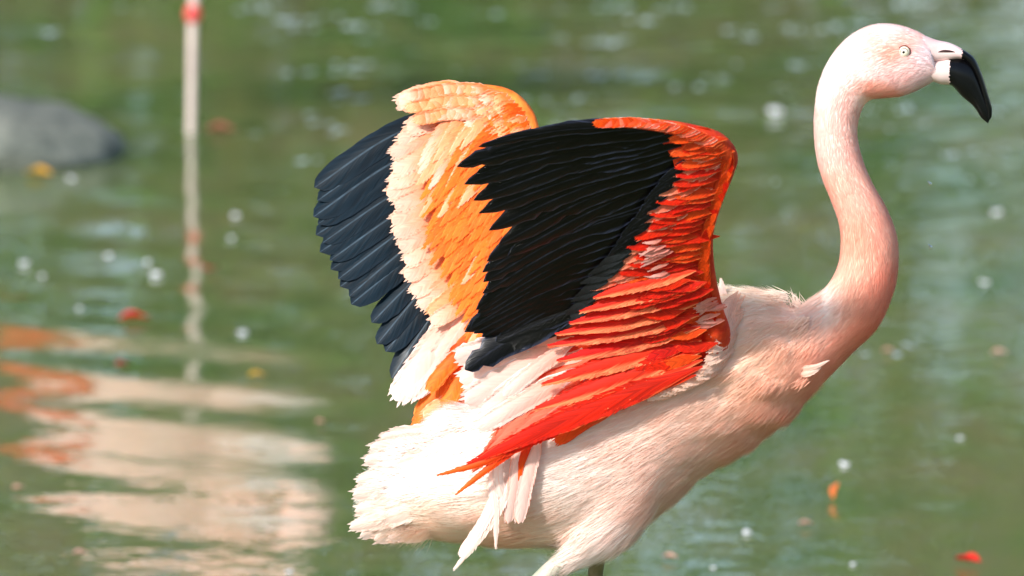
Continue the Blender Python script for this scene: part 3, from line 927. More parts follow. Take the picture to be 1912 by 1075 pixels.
def sheet(A, B, dfun, thick, mat, name, nx=10, m=4):
    A2, B2 = catmull(A, m), catmull(B, m)
    t = np.linspace(0, 1, nx)
    X = A2[:, None, 0] * (1 - t) + B2[:, None, 0] * t; Y = A2[:, None, 1] * (1 - t) + B2[:, None, 1] * t
    D = dfun(X, Y) + 6
    th_ = thick * np.sin(np.pi * np.clip(t * .9 + .12, 0, 1)) + 1
    Vf = at(X, Y, D - 0 * th_); Vb = at(X, Y, D + th_)
    n = len(A2)
    ring = np.concatenate([Vf, Vb[:, ::-1]], 1)
    return ring.reshape(-1, 3), [tuple(f) for f in grid_faces(n, 2 * nx)]


m_wingskin = plain_mat('red_wing_web', (0.84, 0.16, 0.04), (0.92, 0.30, 0.10), scale=70, rough=.7, bump=.4, trans=.25)
m_wingskin2 = plain_mat('orange_wing_web', (0.97, 0.45, 0.10), (0.98, 0.58, 0.22), scale=70, rough=.7, bump=.4, trans=.2)
armp = [(1320, 665, 50, 40), (1338, 620, 8, 26), (1334, 580, 2, 17), (1324, 520, 0, 13), (1319, 460, 0, 12), (1323, 420, 0, 12), (1338, 370, 0, 13), (1356, 322, 0, 14), (1362, 290, 0, 15),
        (1340, 262, 0, 15), (1300, 248, 0, 14), (1245, 236, 0, 12), (1190, 231, 0, 9), (1150, 231, 0, 6)]
ar = np.array(armp, float)
arm = tube(at(ar[:, 0], ar[:, 1], dN(ar[:, 0], ar[:, 1]) + ar[:, 2] + 6), ar[:, 3] * U, 16, 5)
V, F = join([sheet(LEAD + np.array([-8, 2]), BACK + np.array([-6, 0]), dN, 8, m_wingskin, 'w'), arm])
wing_n = mesh_obj('wing', V, F, m_wingskin, bird, ROOT, label='near raised wing showing its black and red underside')

prim_tip = [(893, 274), (853, 311), (867, 344), (884, 374), (894, 398), (913, 430), (930, 458), (948, 478)]
prim_root = [(1225, 236), (1240, 243), (1258, 252), (1270, 264), (1280, 278), (1288, 292), (1284, 306), (1270, 325)]
prim_mid = [(1050, 243), (1050, 262), (1060, 284), (1072, 306), (1080, 330), (1090, 350), (1096, 372), (1100, 396)]
for i, (t, r, m_) in enumerate(zip(prim_tip, prim_root, prim_mid)):
    feather('primary_feather', [r + (2 * i,), m_ + (2 * i,), t + (2 * i - 6,)], 46 if i else 26, K_BLACK, wing_n, dN, twist=0.5, camber=.13, shape='quill' if i > 0 else 'round', notches=1, nl=20)
for i in range(7):
    a = 0.5
    t = (np.array(prim_tip[i]) * a + np.array(prim_tip[i + 1]) * (1 - a)) + np.array([26, 0])
    r = (np.array(prim_root[i]) * a + np.array(prim_root[i + 1]) * (1 - a)); m_ = (np.array(prim_mid[i]) * a + np.array(prim_mid[i + 1]) * (1 - a))
    feather('primary_feather', [tuple(r) + (2 * i + 5,), tuple(m_) + (2 * i + 5,), tuple(t) + (2 * i + 2,)], 46, K_BLACK, wing_n, dN, twist=0.45, shape='quill', camber=.12, nl=18)
sec_tip = lerp_list([(905, 487), (899, 528), (889, 575), (894, 600), (872, 624), (905, 628), (950, 625), (990, 630)], 15)
sec_root = lerp_list([(1265, 330), (1228, 385), (1200, 425), (1175, 460), (1150, 500), (1125, 535), (1105, 560), (1090, 580)], 15)
for i in range(15):
    t, r = sec_tip[i], sec_root[i]
    md_ = (t + r) / 2 + np.array([4, -16 - 6 * (i < 8)])
    feather('secondary_feather', [(r[0], r[1], 20 - i), (md_[0], md_[1], 18 - i), (t[0] + jit(4), t[1] + jit(3), 14 - i)], 46, K_BLACK, wing_n, dN, twist=0.45, camber=.13, shape='quill', nl=17, ragged=.08)
feather('secondary_feather', [(1085, 585, -2), (960, 630, -6), (868, 690, -10)], 58, K_BLACK, wing_n, dN, twist=-.1, camber=.10, shape='round', nl=17)
feather('secondary_feather', [(1105, 565, 0), (1000, 606, -2), (925, 640, -4)], 40, K_BLACK, wing_n, dN, twist=.1, camber=.10, nl=15)
# sooty row
for i, q in enumerate(lerp_list([(1282, 302), (1222, 375), (1182, 440), (1150, 487), (1115, 535), (1076, 585), (1042, 612)], 22)):
    feather('covert_feather', [(q[0] + 26, q[1] - 6, -4), (q[0] - 6 + jit(2), q[1] + 6 + jit(2), -8), (q[0] - 44 + jit(9), q[1] + 30 + jit(5), -3)], 20, K_GREY if i > 8 else K_BLACK, wing_n, dN, twist=.25, shape='point', nl=9, nw=3, fringe=.8)
# coral rows along the edge of the black
edge_line = lerp_list([(1296, 296), (1290, 322), (1250, 375), (1215, 430), (1180, 480), (1145, 525), (1110, 560), (1085, 590)], 24)
for row in range(2):
    for i, q in enumerate(edge_line):
        if q[1] > 545: continue
        ox = row * 24 + jit(4); oy = jit(4) - row * 4
        feather('covert_feather', [(q[0] + 34 + ox, q[1] - 8 + oy, -4 - row), (q[0] + 6 + ox, q[1] + 1 + oy, -8 - row), (q[0] - 28 + ox + jit(6), q[1] + 14 + oy, -7.5 - row)],
                16, K_CORAL, wing_n, dN, twist=.08 + jit(.06), shape='round', nl=8, nw=3)
# lesser coverts: rows from the leading edge
LEADF = LEAD[np.argsort(LEAD[:, 1])]
for y in np.arange(262, 600, 12.0):
    xr = np.interp(y, LEADF[:, 1], LEADF[:, 0]); xl = np.interp(y, [240, 300, 340, 400, 440, 490, 535, 585, 620], [1248, 1300, 1285, 1245, 1222, 1195, 1170, 1190, 1190])
    k_ = 0
    for xx in np.arange(xl + 44, xr - 4, 30.0):
        q = (xx + jit(5), y + jit(3))
        u_ = (xr - xx) / max(1, xr - xl)
        if y < 300: mt = K_ORANGE_DEEP if rng.random() < .8 else K_RED
        elif u_ < .2: mt = K_ORANGE_DEEP if rng.random() < .7 else K_RED
        else: mt = K_RED if rng.random() < .88 else K_ORANGE_DEEP
        feather('lesser_covert', [(q[0] + 8, q[1] - 2, -9), (q[0] - 28, q[1] + 1, -12.5), (q[0] - 72 + jit(8), q[1] + 9 + jit(4), -12)], 20, mt, wing_n, dN, twist=.07 + jit(.05), shape='round', nl=8, nw=3)
# pale grey-pink down patches under the wing
K_DOWNY = feather_mat('greyish_pink_down', (0.86, 0.52, 0.46), (0.88, 0.66, 0.62), trans=.3)
for (cx0, cy0, nn_, sp_) in ((1225, 468, 12, 13), (1238, 510, 7, 9), (1330, 590, 10, 11), (1322, 560, 6, 12)):
    for _ in range(nn_):
        q = (cx0 + jit(sp_ * .7), cy0 + jit(sp_))
        feather('downy_covert', [(q[0] + 16, q[1] - 5, -18), (q[0], q[1], -21), (q[0] - 22 + jit(5), q[1] + 7 + jit(5), -19)], 8, K_DOWNY, wing_n, dN, twist=jit(.3), shape='lance', nl=8, nw=3, fringe=1.4)
# arm edge: short orange feathers wrapped round the leading edge
for i, q in enumerate(lerp_list([(1150, 228), (1200, 226), (1245, 230), (1300, 242), (1345, 262), (1370, 288), (1358, 330), (1338, 380), (1326, 430), (1323, 480), (1328, 540), (1340, 590), (1340, 640)], 84)):
    top = i < 33
    mt = K_ORANGE_DEEP if rng.random() < .7 else (K_CORAL if top else K_RED)
    e = (-42, 3) if top else (-16, 38)
    feather('edge_covert', [(q[0], q[1], -12), (q[0] + e[0] * .5, q[1] + e[1] * .5, -15), (q[0] + e[0], q[1] + e[1], -10)], 18, mt, wing_n, dN, twist=jit(.2), camber=.05, shape='round', nl=8, nw=3)

# long scarlet greater coverts
gc = [((1300, 505), (1200, 528), (1108, 556), 30), ((1300, 525), (1190, 552), (1082, 582), 30), ((1302, 545), (1185, 574), (1062, 604), 31), ((1304, 565), (1180, 597), (1036, 624), 32), ((1306, 588), (1175, 616), (1022, 646), 33),
      ((1308, 610), (1180, 640), (1038, 674), 34), ((1310, 634), (1180, 668), (1010, 718), 38), ((1312, 655), (1180, 700), (996, 765), 40), ((1312, 672), (1180, 722), (985, 800), 42)]
for i, (r, m_, t, wd) in enumerate(gc):
    o3 = -20 - i * 1.5
    feather('greater_covert', [r + (o3,), m_ + (o3 - 4,), t + (o3 - 1,)], wd, K_REDPALE, wing_n, dN, twist=-.28, camber=.10, shape='point', nl=18, ragged=.05)
feather('greater_covert', [(1312, 684, -36), (1160, 742, -40), (985, 815, -36), (870, 868, -26)], 44, K_RED, wing_n, dN, twist=-.1, shape='point', nl=22)
feather('greater_covert', [(1300, 700, -34), (1120, 760, -38), (905, 868, -26)], 36, K_RED, wing_n, dN, twist=.1, shape='point', nl=20)
for i in range(22):       # short scarlet feathers over the root of the long ones
    q = (1240 + rng.uniform(-20, 70), 560 + rng.uniform(-40, 125))
    feather('lesser_covert', [(q[0] + 34, q[1] - 6, -32), (q[0], q[1] + 2, -35), (q[0] - 46 + jit(6), q[1] + 10 + jit(5), -34.5)], 22, K_RED if rng.random() < .88 else K_ORANGE_DEEP, wing_n, dN, twist=jit(.06), shape='round', nl=9, nw=3)
# salmon and pale inner flight feathers behind the scarlet ones
inn = [((1090, 612), (980, 640), (848, 668), 52, K_PINK), ((1090, 622), (980, 660), (858, 712), 56, K_PINK), ((1090, 640), (985, 690), (868, 752), 58, K_PINK), ((1090, 655), (1000, 705), (902, 775), 54, K_PINK),
       ((1090, 670), (1010, 720), (935, 790), 44, K_PINK), ((1100, 670), (1010, 740), (905, 850), 54, K_SALMON), ((1110, 680), (1010, 760), (880, 880), 50, K_SALMON), ((1120, 700), (1020, 775), (908, 862), 40, K_SALMON),
       ((1080, 690), (980, 750), (890, 800), 40, K_PINK), ((1070, 640), (1000, 690), (940, 740), 30, K_PINK)]
for i, (r, m_, t, wd, mt) in enumerate(inn):
    o3 = 12 - 2.2 * i
    feather('tertial_feather', [r + (o3,), m_ + (o3,), t + (o3 + 4,)], wd, mt, wing_n, dN, twist=.12 + jit(.08), camber=.10, shape='blade' if mt is K_PINK else 'point', nl=16)
# pale shoulder feathers lying over the root of the wing
K_SCAP = feather_mat('shoulder_plume', (0.98, 0.78, 0.66), (0.98, 0.85, 0.77), edge=(.98, .72, .58), trans=.3, var=.22)
for i, q in enumerate(lerp_list([(1362, 566), (1372, 600), (1372, 630), (1366, 660), (1350, 684), (1318, 704), (1280, 722)], 24)):
    e = np.array([-34 - i * 1.6, 40 - i * .7]) * rng.uniform(.8, 1.25)
    z0 = 56 - i * 1.4
    feather('shoulder_feather', [(q[0] + 22 + jit(5), q[1] - 24 + jit(5), z0 + 26), (q[0] + e[0] * .35, q[1] + e[1] * .35, z0 * .2 - 6), (q[0] + e[0], q[1] + e[1], -28 - i * .3)], 20, K_SCAP, bird,
            lambda x, y: np.full(np.shape(x), -152.0), twist=jit(.12), camber=.06, shape='round', nl=10, nw=3, fringe=1.2)
# two thin spiky orange-red plumes and a loose orange one on the flank
K_SPIKE = feather_mat('orange_red_plume', (0.92, 0.20, 0.05), (0.93, 0.42, 0.12), trans=.35)
feather('plume', [(1000, 805, -30), (915, 858, -30), (815, 888, -24)], 20, K_SPIKE, wing_n, dN, shape='lance', camber=.2, ragged=.03, notches=0)
feather('plume', [(990, 815, -26), (905, 880, -26), (850, 924, -18)], 18, K_SPIKE, wing_n, dN, shape='lance', camber=.2, ragged=.03, notches=0)


def dFlank(x, y):
    return np.full(np.shape(x), -152.0)


K_TUFT = feather_mat('breast_plume', (0.96, 0.76, 0.68), (0.98, 0.86, 0.80), trans=.3, var=.12)
feather('breast_feather', [(1490, 690, 66), (1522, 684, 60), (1548, 673, 62)], 11, K_TUFT, bird, dFlank, shape='lance', camber=.15, notches=0)
feather('breast_feather', [(1486, 700, 68), (1512, 696, 62), (1532, 686, 64)], 14, K_TUFT, bird, dFlank, shape='lance', camber=.15, notches=0)
feather('shoulder_feather', [(1356, 575, 96), (1350, 548, 92), (1346, 520, 96)], 16, K_WHITE, bird, dFlank, shape='lance', camber=.15, notches=0)
K_FLANK = feather_mat('orange_flank_plume', (0.96, 0.52, 0.30), (0.97, 0.36, 0.08), trans=.3, mid=.35, var=.15)
feather('flank_feather', [(1160, 752, -2), (1095, 785, -6), (1036, 826, -2)], 30, K_FLANK, bird, dFlank, shape='blade', camber=.14, notches=0, ragged=.03, twist=-.2)
K_HANG = feather_mat('hanging_white_plume', (1, .90, .86), (1, .92, .88), edge=(1, .84, .78), shaft=(.98, .78, .70), trans=.3, var=.1)
K_HANGP = feather_mat('hanging_pink_plume', (0.98, .80, .74), (0.98, .84, .80), edge=(.95, .66, .55), trans=.3, var=.12)
hang = [((962, 880), (915, 975), (846, 1066), 24, K_HANG, 'lance'), ((935, 900), (905, 970), (858, 1040), 22, K_HANG, 'blade'), ((915, 880), (925, 960), (926, 1026), 18, K_HANG, 'lance'),
        ((975, 800), (962, 900), (948, 978), 26, K_HANGP, 'blade'), ((1010, 790), (985, 890), (968, 978), 30, K_HANGP, 'blade'), ((940, 820), (930, 890), (952, 955), 22, K_HANG, 'blade'), ((1000, 800), (975, 860), (958, 940), 16, K_SPIKE, 'lance')]
for i, (r, m_, t, wd, mt, sh) in enumerate(hang):
    feather('flank_feather', [r + (-2 - i,), m_ + (-4 - i,), t + (8 - i,)], wd, mt, bird, dFlank, shape=sh, camber=.14, twist=jit(.2), nl=14)

# tail
def dT(x, y):
    return -84 + (900 - np.asarray(x, float)) * .16


tails = [((880, 880), (770, 950), (652, 986), 46), ((890, 890), (780, 965), (672, 1000), 46), ((900, 900), (800, 975), (698, 1008), 46), ((905, 905), (820, 978), (724, 1004), 44), ((900, 880), (770, 930), (662, 955), 50),
         ((890, 860), (770, 905), (658, 925), 52), ((880, 840), (780, 872), (664, 900), 48), ((870, 830), (780, 846), (680, 862), 46), ((860, 820), (770, 828), (690, 838), 44), ((850, 812), (780, 812), (712, 818), 40), ((900, 900), (830, 970), (752, 996), 40)]
for i, (r, m_, t, wd) in enumerate(tails):
    dz = 75 if t[1] > 990 else 0      # the lowest ones grow from under the belly
    feather('tail_feather', [r + (i * 3 - 10 + dz,), m_ + (i * 3 - 10 + dz * .62,), t + (i * 3 - 10,)], wd, K_WHITE, bird, dT, twist=.15, camber=.12, shape='round', nl=16, ragged=.06, notches=2)


# ---------------- far wing (upper side seen)
def dF(x, y):
    x = np.asarray(x, float); y = np.asarray(y, float)
    return 70 + np.maximum(0, 660 - y) * 0.42 - np.maximum(0, 800 - x) * .10


m2 = (0, -1, 0.25)
LEAD2 = np.array([(870, 162), (930, 164), (972, 190), (990, 225), (1003, 262), (1040, 330), (1080, 400), (1120, 470), (1180, 560), (1240, 620)], float)
BACK2 = np.array([(860, 195), (860, 240), (855, 300), (850, 360), (850, 430), (860, 490), (875, 540), (885, 600), (900, 660), (970, 700)], float)
ar = np.array([(1260, 640, -20, 40), (1200, 560, 0, 28), (1110, 440, 0, 18), (1040, 330, 0, 16), (1000, 262, 0, 15), (982, 215, 0, 16), (950, 184, 0, 17), (905, 172, 0, 15), (860, 170, 0, 10), (820, 178, 0, 6)], float)
arm = tube(at(ar[:, 0], ar[:, 1], dF(ar[:, 0], ar[:, 1]) + ar[:, 2] + 6), ar[:, 3] * U, 16, 5)
V, F = join([sheet(LEAD2, BACK2, dF, 8, m_wingskin2, 'w'), arm])
wing_f = mesh_obj('wing', V, F, m_wingskin2, bird, ROOT, label='far raised wing showing its orange upper side and blue black flight feathers')

ftip = [(586, 350), (583, 398), (588, 437), (601, 468), (615, 503), (632, 538), (656, 567)]
froot = [(900, 200), (900, 232), (898, 262), (896, 294), (892, 326), (888, 358), (884, 390)]
fmid = [(738, 248), (735, 306), (736, 342), (742, 378), (750, 412), (758, 444), (768, 474)]
for i in range(7):
    feather('primary_feather', [froot[i] + (12 + i * 2.5,), (fmid[i][0], fmid[i][1] + jit(4), 10 + i * 2.5 + jit(2)), (ftip[i][0] + jit(4), ftip[i][1] + jit(4), 12 + i * 2.5 + jit(3))], 52 + jit(5), K_TEAL, wing_f, dF, twist=-.30, camber=.14, shape='blade', nrm=m2, nl=20, ragged=.03, notches=0)
    if i < 6:
        t = (np.array(ftip[i]) + np.array(ftip[i + 1])) / 2 + np.array([8, 0]); r = (np.array(froot[i]) + np.array(froot[i + 1])) / 2; m_ = (np.array(fmid[i]) + np.array(fmid[i + 1])) / 2
        feather('primary_feather', [tuple(r) + (13.2 + i * 2.5,), tuple(m_) + (11.2 + i * 2.5,), tuple(t) + (13.2 + i * 2.5,)], 46, K_TEAL, wing_f, dF, twist=-.30, camber=.14, nrm=m2, nl=18, ragged=.03, notches=0)
fsec = [((880, 420), (775, 520), (694, 602), 44), ((880, 440), (785, 545), (704, 642), 44), ((885, 460), (800, 560), (720, 656), 46), ((890, 490), (812, 580), (731, 706), 44), ((895, 500), (822, 590), (742, 690), 40)]
for i, (r, m_, t, wd) in enumerate(fsec):
    feather('secondary_feather', [r + (32 + i * 2.5,), m_ + (30 + i * 2.5,), t + (30 + i * 2.5,)], wd, K_TEAL, wing_f, dF, twist=-.28, camber=.14, nrm=m2, nl=18, ragged=.03, notches=0)
# white inner flight feathers
for i, (r, m_, t, wd, mt) in enumerate([((870, 570), (800, 660), (738, 748), 58, K_PINK), ((880, 580), (820, 670), (760, 742), 50, K_PINK), ((890, 610), (835, 700), (780, 800), 50, K_ORANGE), ((900, 620), (850, 720), (812, 815), 50, K_ORANGE),
                                       ((900, 640), (862, 730), (790, 780), 40, K_APRICOT), ((920, 680), (870, 760), (800, 830), 46, K_WHITE), ((930, 690), (880, 770), (840, 840), 46, K_WHITE), ((890, 650), (850, 720), (830, 770), 34, K_ORANGE),
                                       ((960, 700), (900, 780), (870, 850), 46, K_WHITE), ((880, 640), (830, 690), (800, 730), 30, K_ORANGE)]):
    feather('tertial_feather', [r + (24 - i * 3,), m_ + (22 - i * 3,), t + (10 - i * 3,)], wd, mt, wing_f, dF, twist=-.1 + jit(.1), camber=.12, shape='blade', nrm=m2, nl=15)
# cream greater coverts overlapping the blue-black feathers
cream = [((880, 172), (742, 192), 38), ((890, 200), (760, 240), 40), ((880, 215), (738, 268), 38), ((870, 232), (734, 290), 36), ((868, 262), (735, 318), 38), ((862, 290), (726, 345), 38), ((856, 312), (722, 368), 38),
         ((858, 340), (736, 392), 34), ((858, 362), (730, 416), 38), ((858, 385), (729, 440), 36), ((864, 410), (748, 468), 36), ((868, 430), (752, 490), 36), ((872, 455), (756, 515), 36), ((878, 478), (768, 545), 36), ((886, 500), (782, 570), 34), ((894, 522), (796, 592), 32), ((900, 545), (808, 606), 30)]
for i, (r, t, wd) in enumerate(cream):
    md_ = ((r[0] + t[0]) / 2 + 4, (r[1] + t[1]) / 2 - 5, 2)
    feather('greater_covert', [r + (14,), md_[:2] + (9,), (t[0] + jit(3), t[1] + jit(3), 3)], wd + 4, K_PALE if rng.random() < .9 else K_APRICOT, wing_f, dF, twist=-.12 + jit(.06), camber=.05, shape='blade', nrm=m2, nl=14, ragged=.06)
# orange median and lesser coverts
for row, (off, ln, wd) in enumerate(((58, 128, 34), (84, 126, 34), (110, 124, 33), (136, 122, 33), (162, 120, 32), (188, 116, 32), (214, 112, 32))):
    base_line = lerp_list([(735, 235), (728, 310), (722, 370), (732, 430), (752, 490), (775, 550), (800, 600), (815, 650), (825, 700)], 32)
    for i, q in enumerate(base_line):
        tx, ty = q[0] + off + jit(6), q[1] - off * .12 + jit(6)
        if ty < 182: continue
        if ty - ln * .78 < 176: continue
        if tx + ln * .74 > np.interp(ty - ln * .78, [160, 172, 205, 248, 310, 370], [915, 945, 978, 994, 1026, 1056]) - 6: continue
        up = i < 8
        mt = (K_APRICOT if rng.random() < .7 else K_PALE) if up and row < 2 else (K_ORANGE if rng.random() < (.86 if not up else .35) else K_APRICOT)
        feather('median_covert', [(tx + ln * .74, ty - ln * .78, -4 - 3 * row), (tx + ln * .34, ty - ln * .42, -8 - 3 * row), (tx, ty, -7.5 - 3 * row)], wd * .74, mt, wing_f, dF, twist=-.06 + jit(.05), camber=.05, shape='point', nrm=m2, nl=9, nw=3)
OUT2 = lerp_list([(800, 172), (860, 160), (910, 160), (950, 172), (982, 205), (998, 248), (1030, 310), (1060, 370)], 60)
for lay, (inset, n_) in enumerate(((64, 34), (40, 34), (18, 34))):
    cen = np.array([860, 330.0])
    for q in lerp_list(OUT2, n_):
        dv = cen - q; dv = dv / np.linalg.norm(dv)
        e = q + dv * (inset + jit(4)) + np.array([-18, 14]) * (q[0] > 900)
        st = q + dv * max(2, inset - 16)
        tdir = np.array([-34, 20.0]) if q[0] > 930 else np.array([-44, 6.0])
        e = st + tdir * rng.uniform(.9, 1.25)
        pale = q[0] < 960
        mt = (K_PALE if rng.random() < .45 else K_APRICOT) if pale else (K_APRICOT if rng.random() < .6 else K_ORANGE)
        mid_ = (st + e) / 2
        feather('lesser_covert', [(st[0], st[1], -7 - 2 * lay), (mid_[0], mid_[1], -16 - 2 * lay), (e[0], e[1], -14 - 2 * lay)], 25, mt, wing_f, dF, twist=-.1 + jit(.12), shape='round', nrm=m2, nl=8, nw=3)
feather('alula_feather', [(880, 166, -8), (810, 172, -4), (742, 192, 4)], 40, K_PALE, wing_f, dF, twist=-.1, shape='blade', nrm=m2, nl=14, notches=0)
feather('alula_feather', [(900, 172, -8), (840, 180, -8), (786, 200, -2)], 40, K_APRICOT, wing_f, dF, twist=-.1, shape='blade', nrm=m2, nl=14, notches=0)

# ==================================================================== the sleeping flamingo behind
L0 = on_water(358, 250)
SB = np.array([L0[0], L0[1], -0.12])
bird2 = bpy.data.objects.new('flamingo', None)
bird2.location = SB
link(bird2, label='resting flamingo on one pale leg behind, its body seen only as rippled reflection', cat='flamingo')


def b2(x, z, d=0.0):
    return np.array([L0[0] + x, L0[1] + d, z + 0.03 * min(1.0, max(0.0, (z - 0.2) / 0.1))])


m_body2 = pigment_mat('resting_flamingo_plumage', rough=.8, bump=.3)
m_pale_leg2 = plain_mat('resting_flamingo_shank', (0.80, 0.72, 0.70), (0.86, 0.80, 0.76), scale=30, rough=.5)
# body + folded neck: rings (x, z, half height, half width)
bl = [(-0.25, .47, .02, .02), (-0.22, .475, .05, .05), (-0.15, .48, .10, .085), (-0.05, .49, .135, .10), (0.05, .50, .135, .10), (0.12, .515, .105, .085), (0.17, .545, .065, .06), (0.185, .59, .045, .042),
      (0.165, .635, .036, .034), (0.11, .655, .032, .03), (0.05, .645, .030, .028), (0.01, .62, .034, .03), (-0.03, .595, .03, .026), (-0.055, .58, .012, .012)]
bl = catmull(np.array(bl), 5)
P = np.stack([bl[:, 0], bl[:, 1]], -1); T = unit(np.gradient(P, axis=0)); Nn = np.stack([-T[:, 1], T[:, 0]], -1)
ph = np.linspace(0, 2 * math.pi, 28, endpoint=False)
V = []
for i in range(len(bl)):
    for a in ph:
        V.append(b2(P[i, 0] + Nn[i, 0] * bl[i, 2] * math.cos(a), P[i, 1] + Nn[i, 1] * bl[i, 2] * math.cos(a), bl[i, 3] * math.sin(a)))
V = np.array(V)
hgt = (V[:, 2] - .28) / .35
c2 = lin(np.stack([np.full(len(V), .99), np.clip(.86 - .06 * np.sin(V[:, 0] * 14 + V[:, 2] * 30), .6, .97), np.clip(.82 - .08 * np.sin(V[:, 0] * 14 + V[:, 2] * 30), .5, .95)], -1))
mesh_obj('body', V, grid_faces(len(bl), 28), m_body2, bird2, SB, col=c2)
V, F = tube(np.array([b2(.005, .40), b2(.006, .27), b2(.004, .20), b2(.002, .17), b2(0, .06), b2(-.004, -.11)]), [.02, .0085, .008, .0075, .007, .007], 14, 6)
lg = mesh_obj('leg', V, F, m_pale_leg2, bird2, SB)
V, F = ball(b2(.003, .196), .0140, 14, 10, (1, 1, 1.25))
mesh_obj('knee', V, F, m_knee, lg, SB)
V, F = join([tube(np.array([b2(-.004, -.112), b2(.03 * math.cos(a), -.112, .03 * math.sin(a)), b2(.07 * math.cos(a), -.116, .07 * math.sin(a))]), [.006, .005, .003], 8, 3) for a in (-2.4, -1.57, -.7)])
mesh_obj('foot', V, F, m_knee, lg, SB)
V, F = tube(np.array([b2(-.035, .565, 0), b2(-.075, .545, 0), b2(-.10, .515, 0)]), [.016, .013, .004], 12, 5)
mesh_obj('bill', V, F, plain_mat('resting_bill', (.06, .05, .05), (.75, .66, .64), scale=12, rough=.4), bird2, SB)


def feather2(name, pts, wd, mat, side):
    A = catmull(np.array(pts, float), 6)
    nl = len(A); Pw = np.array([b2(q[0], q[1], q[2] * side) for q in A]); T = unit(np.gradient(Pw, axis=0))
    N = np.array([0, side * 1.0, .2]); Bv = unit(np.cross(T, N))
    vs = np.linspace(0, 1, nl); f = np.minimum(1, .5 + vs * 2) * np.sqrt(np.maximum(.002, 1 - np.clip((vs - .6) / .4, 0, 1) ** 2))
    V = np.stack([Pw - Bv * (wd / 2 * f)[:, None], Pw + N * wd * .08, Pw + Bv * (wd / 2 * f)[:, None]], 1)
    uu, v2 = np.meshgrid([0, .5, 1], vs)
    mesh_obj(name, V.reshape(-1, 3), grid_faces(nl, 3, False), mat, bird2, SB, uv=np.stack([uu.ravel(), v2.ravel()], -1))


for side in (-1, 1):
    for i in range(10):
        z0 = .60 - .016 * i
        feather2('wing_feather', [(.10 - .004 * i, z0 + .01, .085), (-.08, z0 - .03, .108), (-.24 - .012 * (i % 4), z0 - .11, .06)], .05, K_PINK, side)
    for i in range(3):
        z0 = .47 - .024 * i
        feather2('wing_feather', [(-.17, z0 + .0, .10), (-.24, z0 - .05, .09), (-.31 - .012 * (i % 3), z0 - .11, .07)], .028, K_ORANGE_DEEP, side)

# ==================================================================== floating bits
def leaf_mesh(L, Wd, curl, seed):
    r = np.random.default_rng(seed)
    n = 12
    t = np.linspace(0, 1, n); wdt = Wd / 2 * np.sin(np.pi * np.clip(t, .02, .98) ** .85) ** .8
    V = []
    for i in range(n):
        for u in (-1, -.5, 0, .5, 1):
            V.append(((t[i] - .5) * L, u * wdt[i] * (1 + r.normal(0, .05)), 0.004 + curl * L * ((u * wdt[i] / Wd * 2) ** 2 + .5 * (t[i] - .4) ** 2)))
    return np.array(V), [tuple(f) for f in grid_faces(n, 5, False)]


m_redleaf = plain_mat('red_leaf', (0.80, 0.10, 0.06), (0.86, 0.20, 0.12), scale=60, rough=.45, trans=.2)
m_darkleaf = plain_mat('dull_red_leaf', (0.58, 0.16, 0.12), (0.66, 0.24, 0.18), scale=60, rough=.5, trans=.2)
m_yelleaf = plain_mat('yellow_leaf', (0.80, 0.66, 0.14), (0.84, 0.58, 0.16), scale=60, rough=.5, trans=.2)
m_orleaf = plain_mat('orange_leaf', (0.82, 0.42, 0.14), (0.80, 0.36, 0.16), scale=60, rough=.5, trans=.2)
m_browleaf = plain_mat('pinkish_brown_leaf', (0.66, 0.36, 0.30), (0.72, 0.44, 0.38), scale=60, rough=.5, trans=.2)
m_petal = plain_mat('pale_pink_petal', (0.88, 0.66, 0.58), (0.92, 0.74, 0.68), scale=60, rough=.5, trans=.3)
leaves = [(250, 602, .046, .030, 8, m_redleaf, 'bright red leaf floating left of the resting flamingo leg reflection'),
          (394, 509, .030, .026, 60, m_darkleaf, 'small dark red leaf right of the reflected pink knee'),
          (231, 688, .026, .022, 30, m_darkleaf, 'small dull red leaf floating above the pale pink body reflection'),
          (72, 331, .050, .030, -20, m_yelleaf, 'yellow leaf floating against the foot of the grey boulder'),
          (480, 708, .026, .020, 10, m_yelleaf, 'small amber leaf floating at the right end of the body reflection'),
          (412, 249, .052, .034, 0, m_browleaf, 'pinkish brown leaf touching the resting flamingo leg at the waterline'),
          (1808, 1055, .040, .022, -40, m_redleaf, 'crimson leaf floating in the bottom right corner'),
          (1566, 935, .022, .018, 75, m_orleaf, 'orange leaf standing out of the water below the white speck at right'),
          (1250, 1048, .022, .012, -15, m_petal, 'pale pink petal floating below the belly right of the legs'),
          (600, 795, .016, .012, 20, m_petal, 'tiny pink petal floating right of the reflection beside the tail'),
          (1866, 666, .024, .02, 0, m_petal, 'pinkish petal floating near the right edge at neck base height'),
          (35, 918, .018, .012, 30, m_petal, 'tiny pink petal near the lower left edge'),
          (150, 1040, .020, .010, 10, m_petal, 'thin pale petal at the bottom left below the reflection'),
          (1658, 662, .018, .014, 0, m_petal, 'faint pink petal just right of the curved neck base'),
          (1505, 985, .02, .008, 10, m_petal, 'narrow pinkish petal below left of the orange leaf')]
for i, (x, y, L, Wd, rot, mt, lab) in enumerate(leaves[:-2] + leaves[-2:]):
    V, F = leaf_mesh(L, Wd, .22, i)
    c = on_water(x, y)
    o = mesh_obj('leaf' if mt is not m_petal else 'petal', V, F, mt, label=lab, cat='leaf' if mt is not m_petal else 'petal', group='leaves and petals floating on the pond')
    o.location = (c[0], c[1], 0.001); o.rotation_euler = (0, 0, math.radians(rot))
    if 'standing' in lab:
        o.rotation_euler = (0, math.radians(-70), math.radians(20)); o.location.z = .012

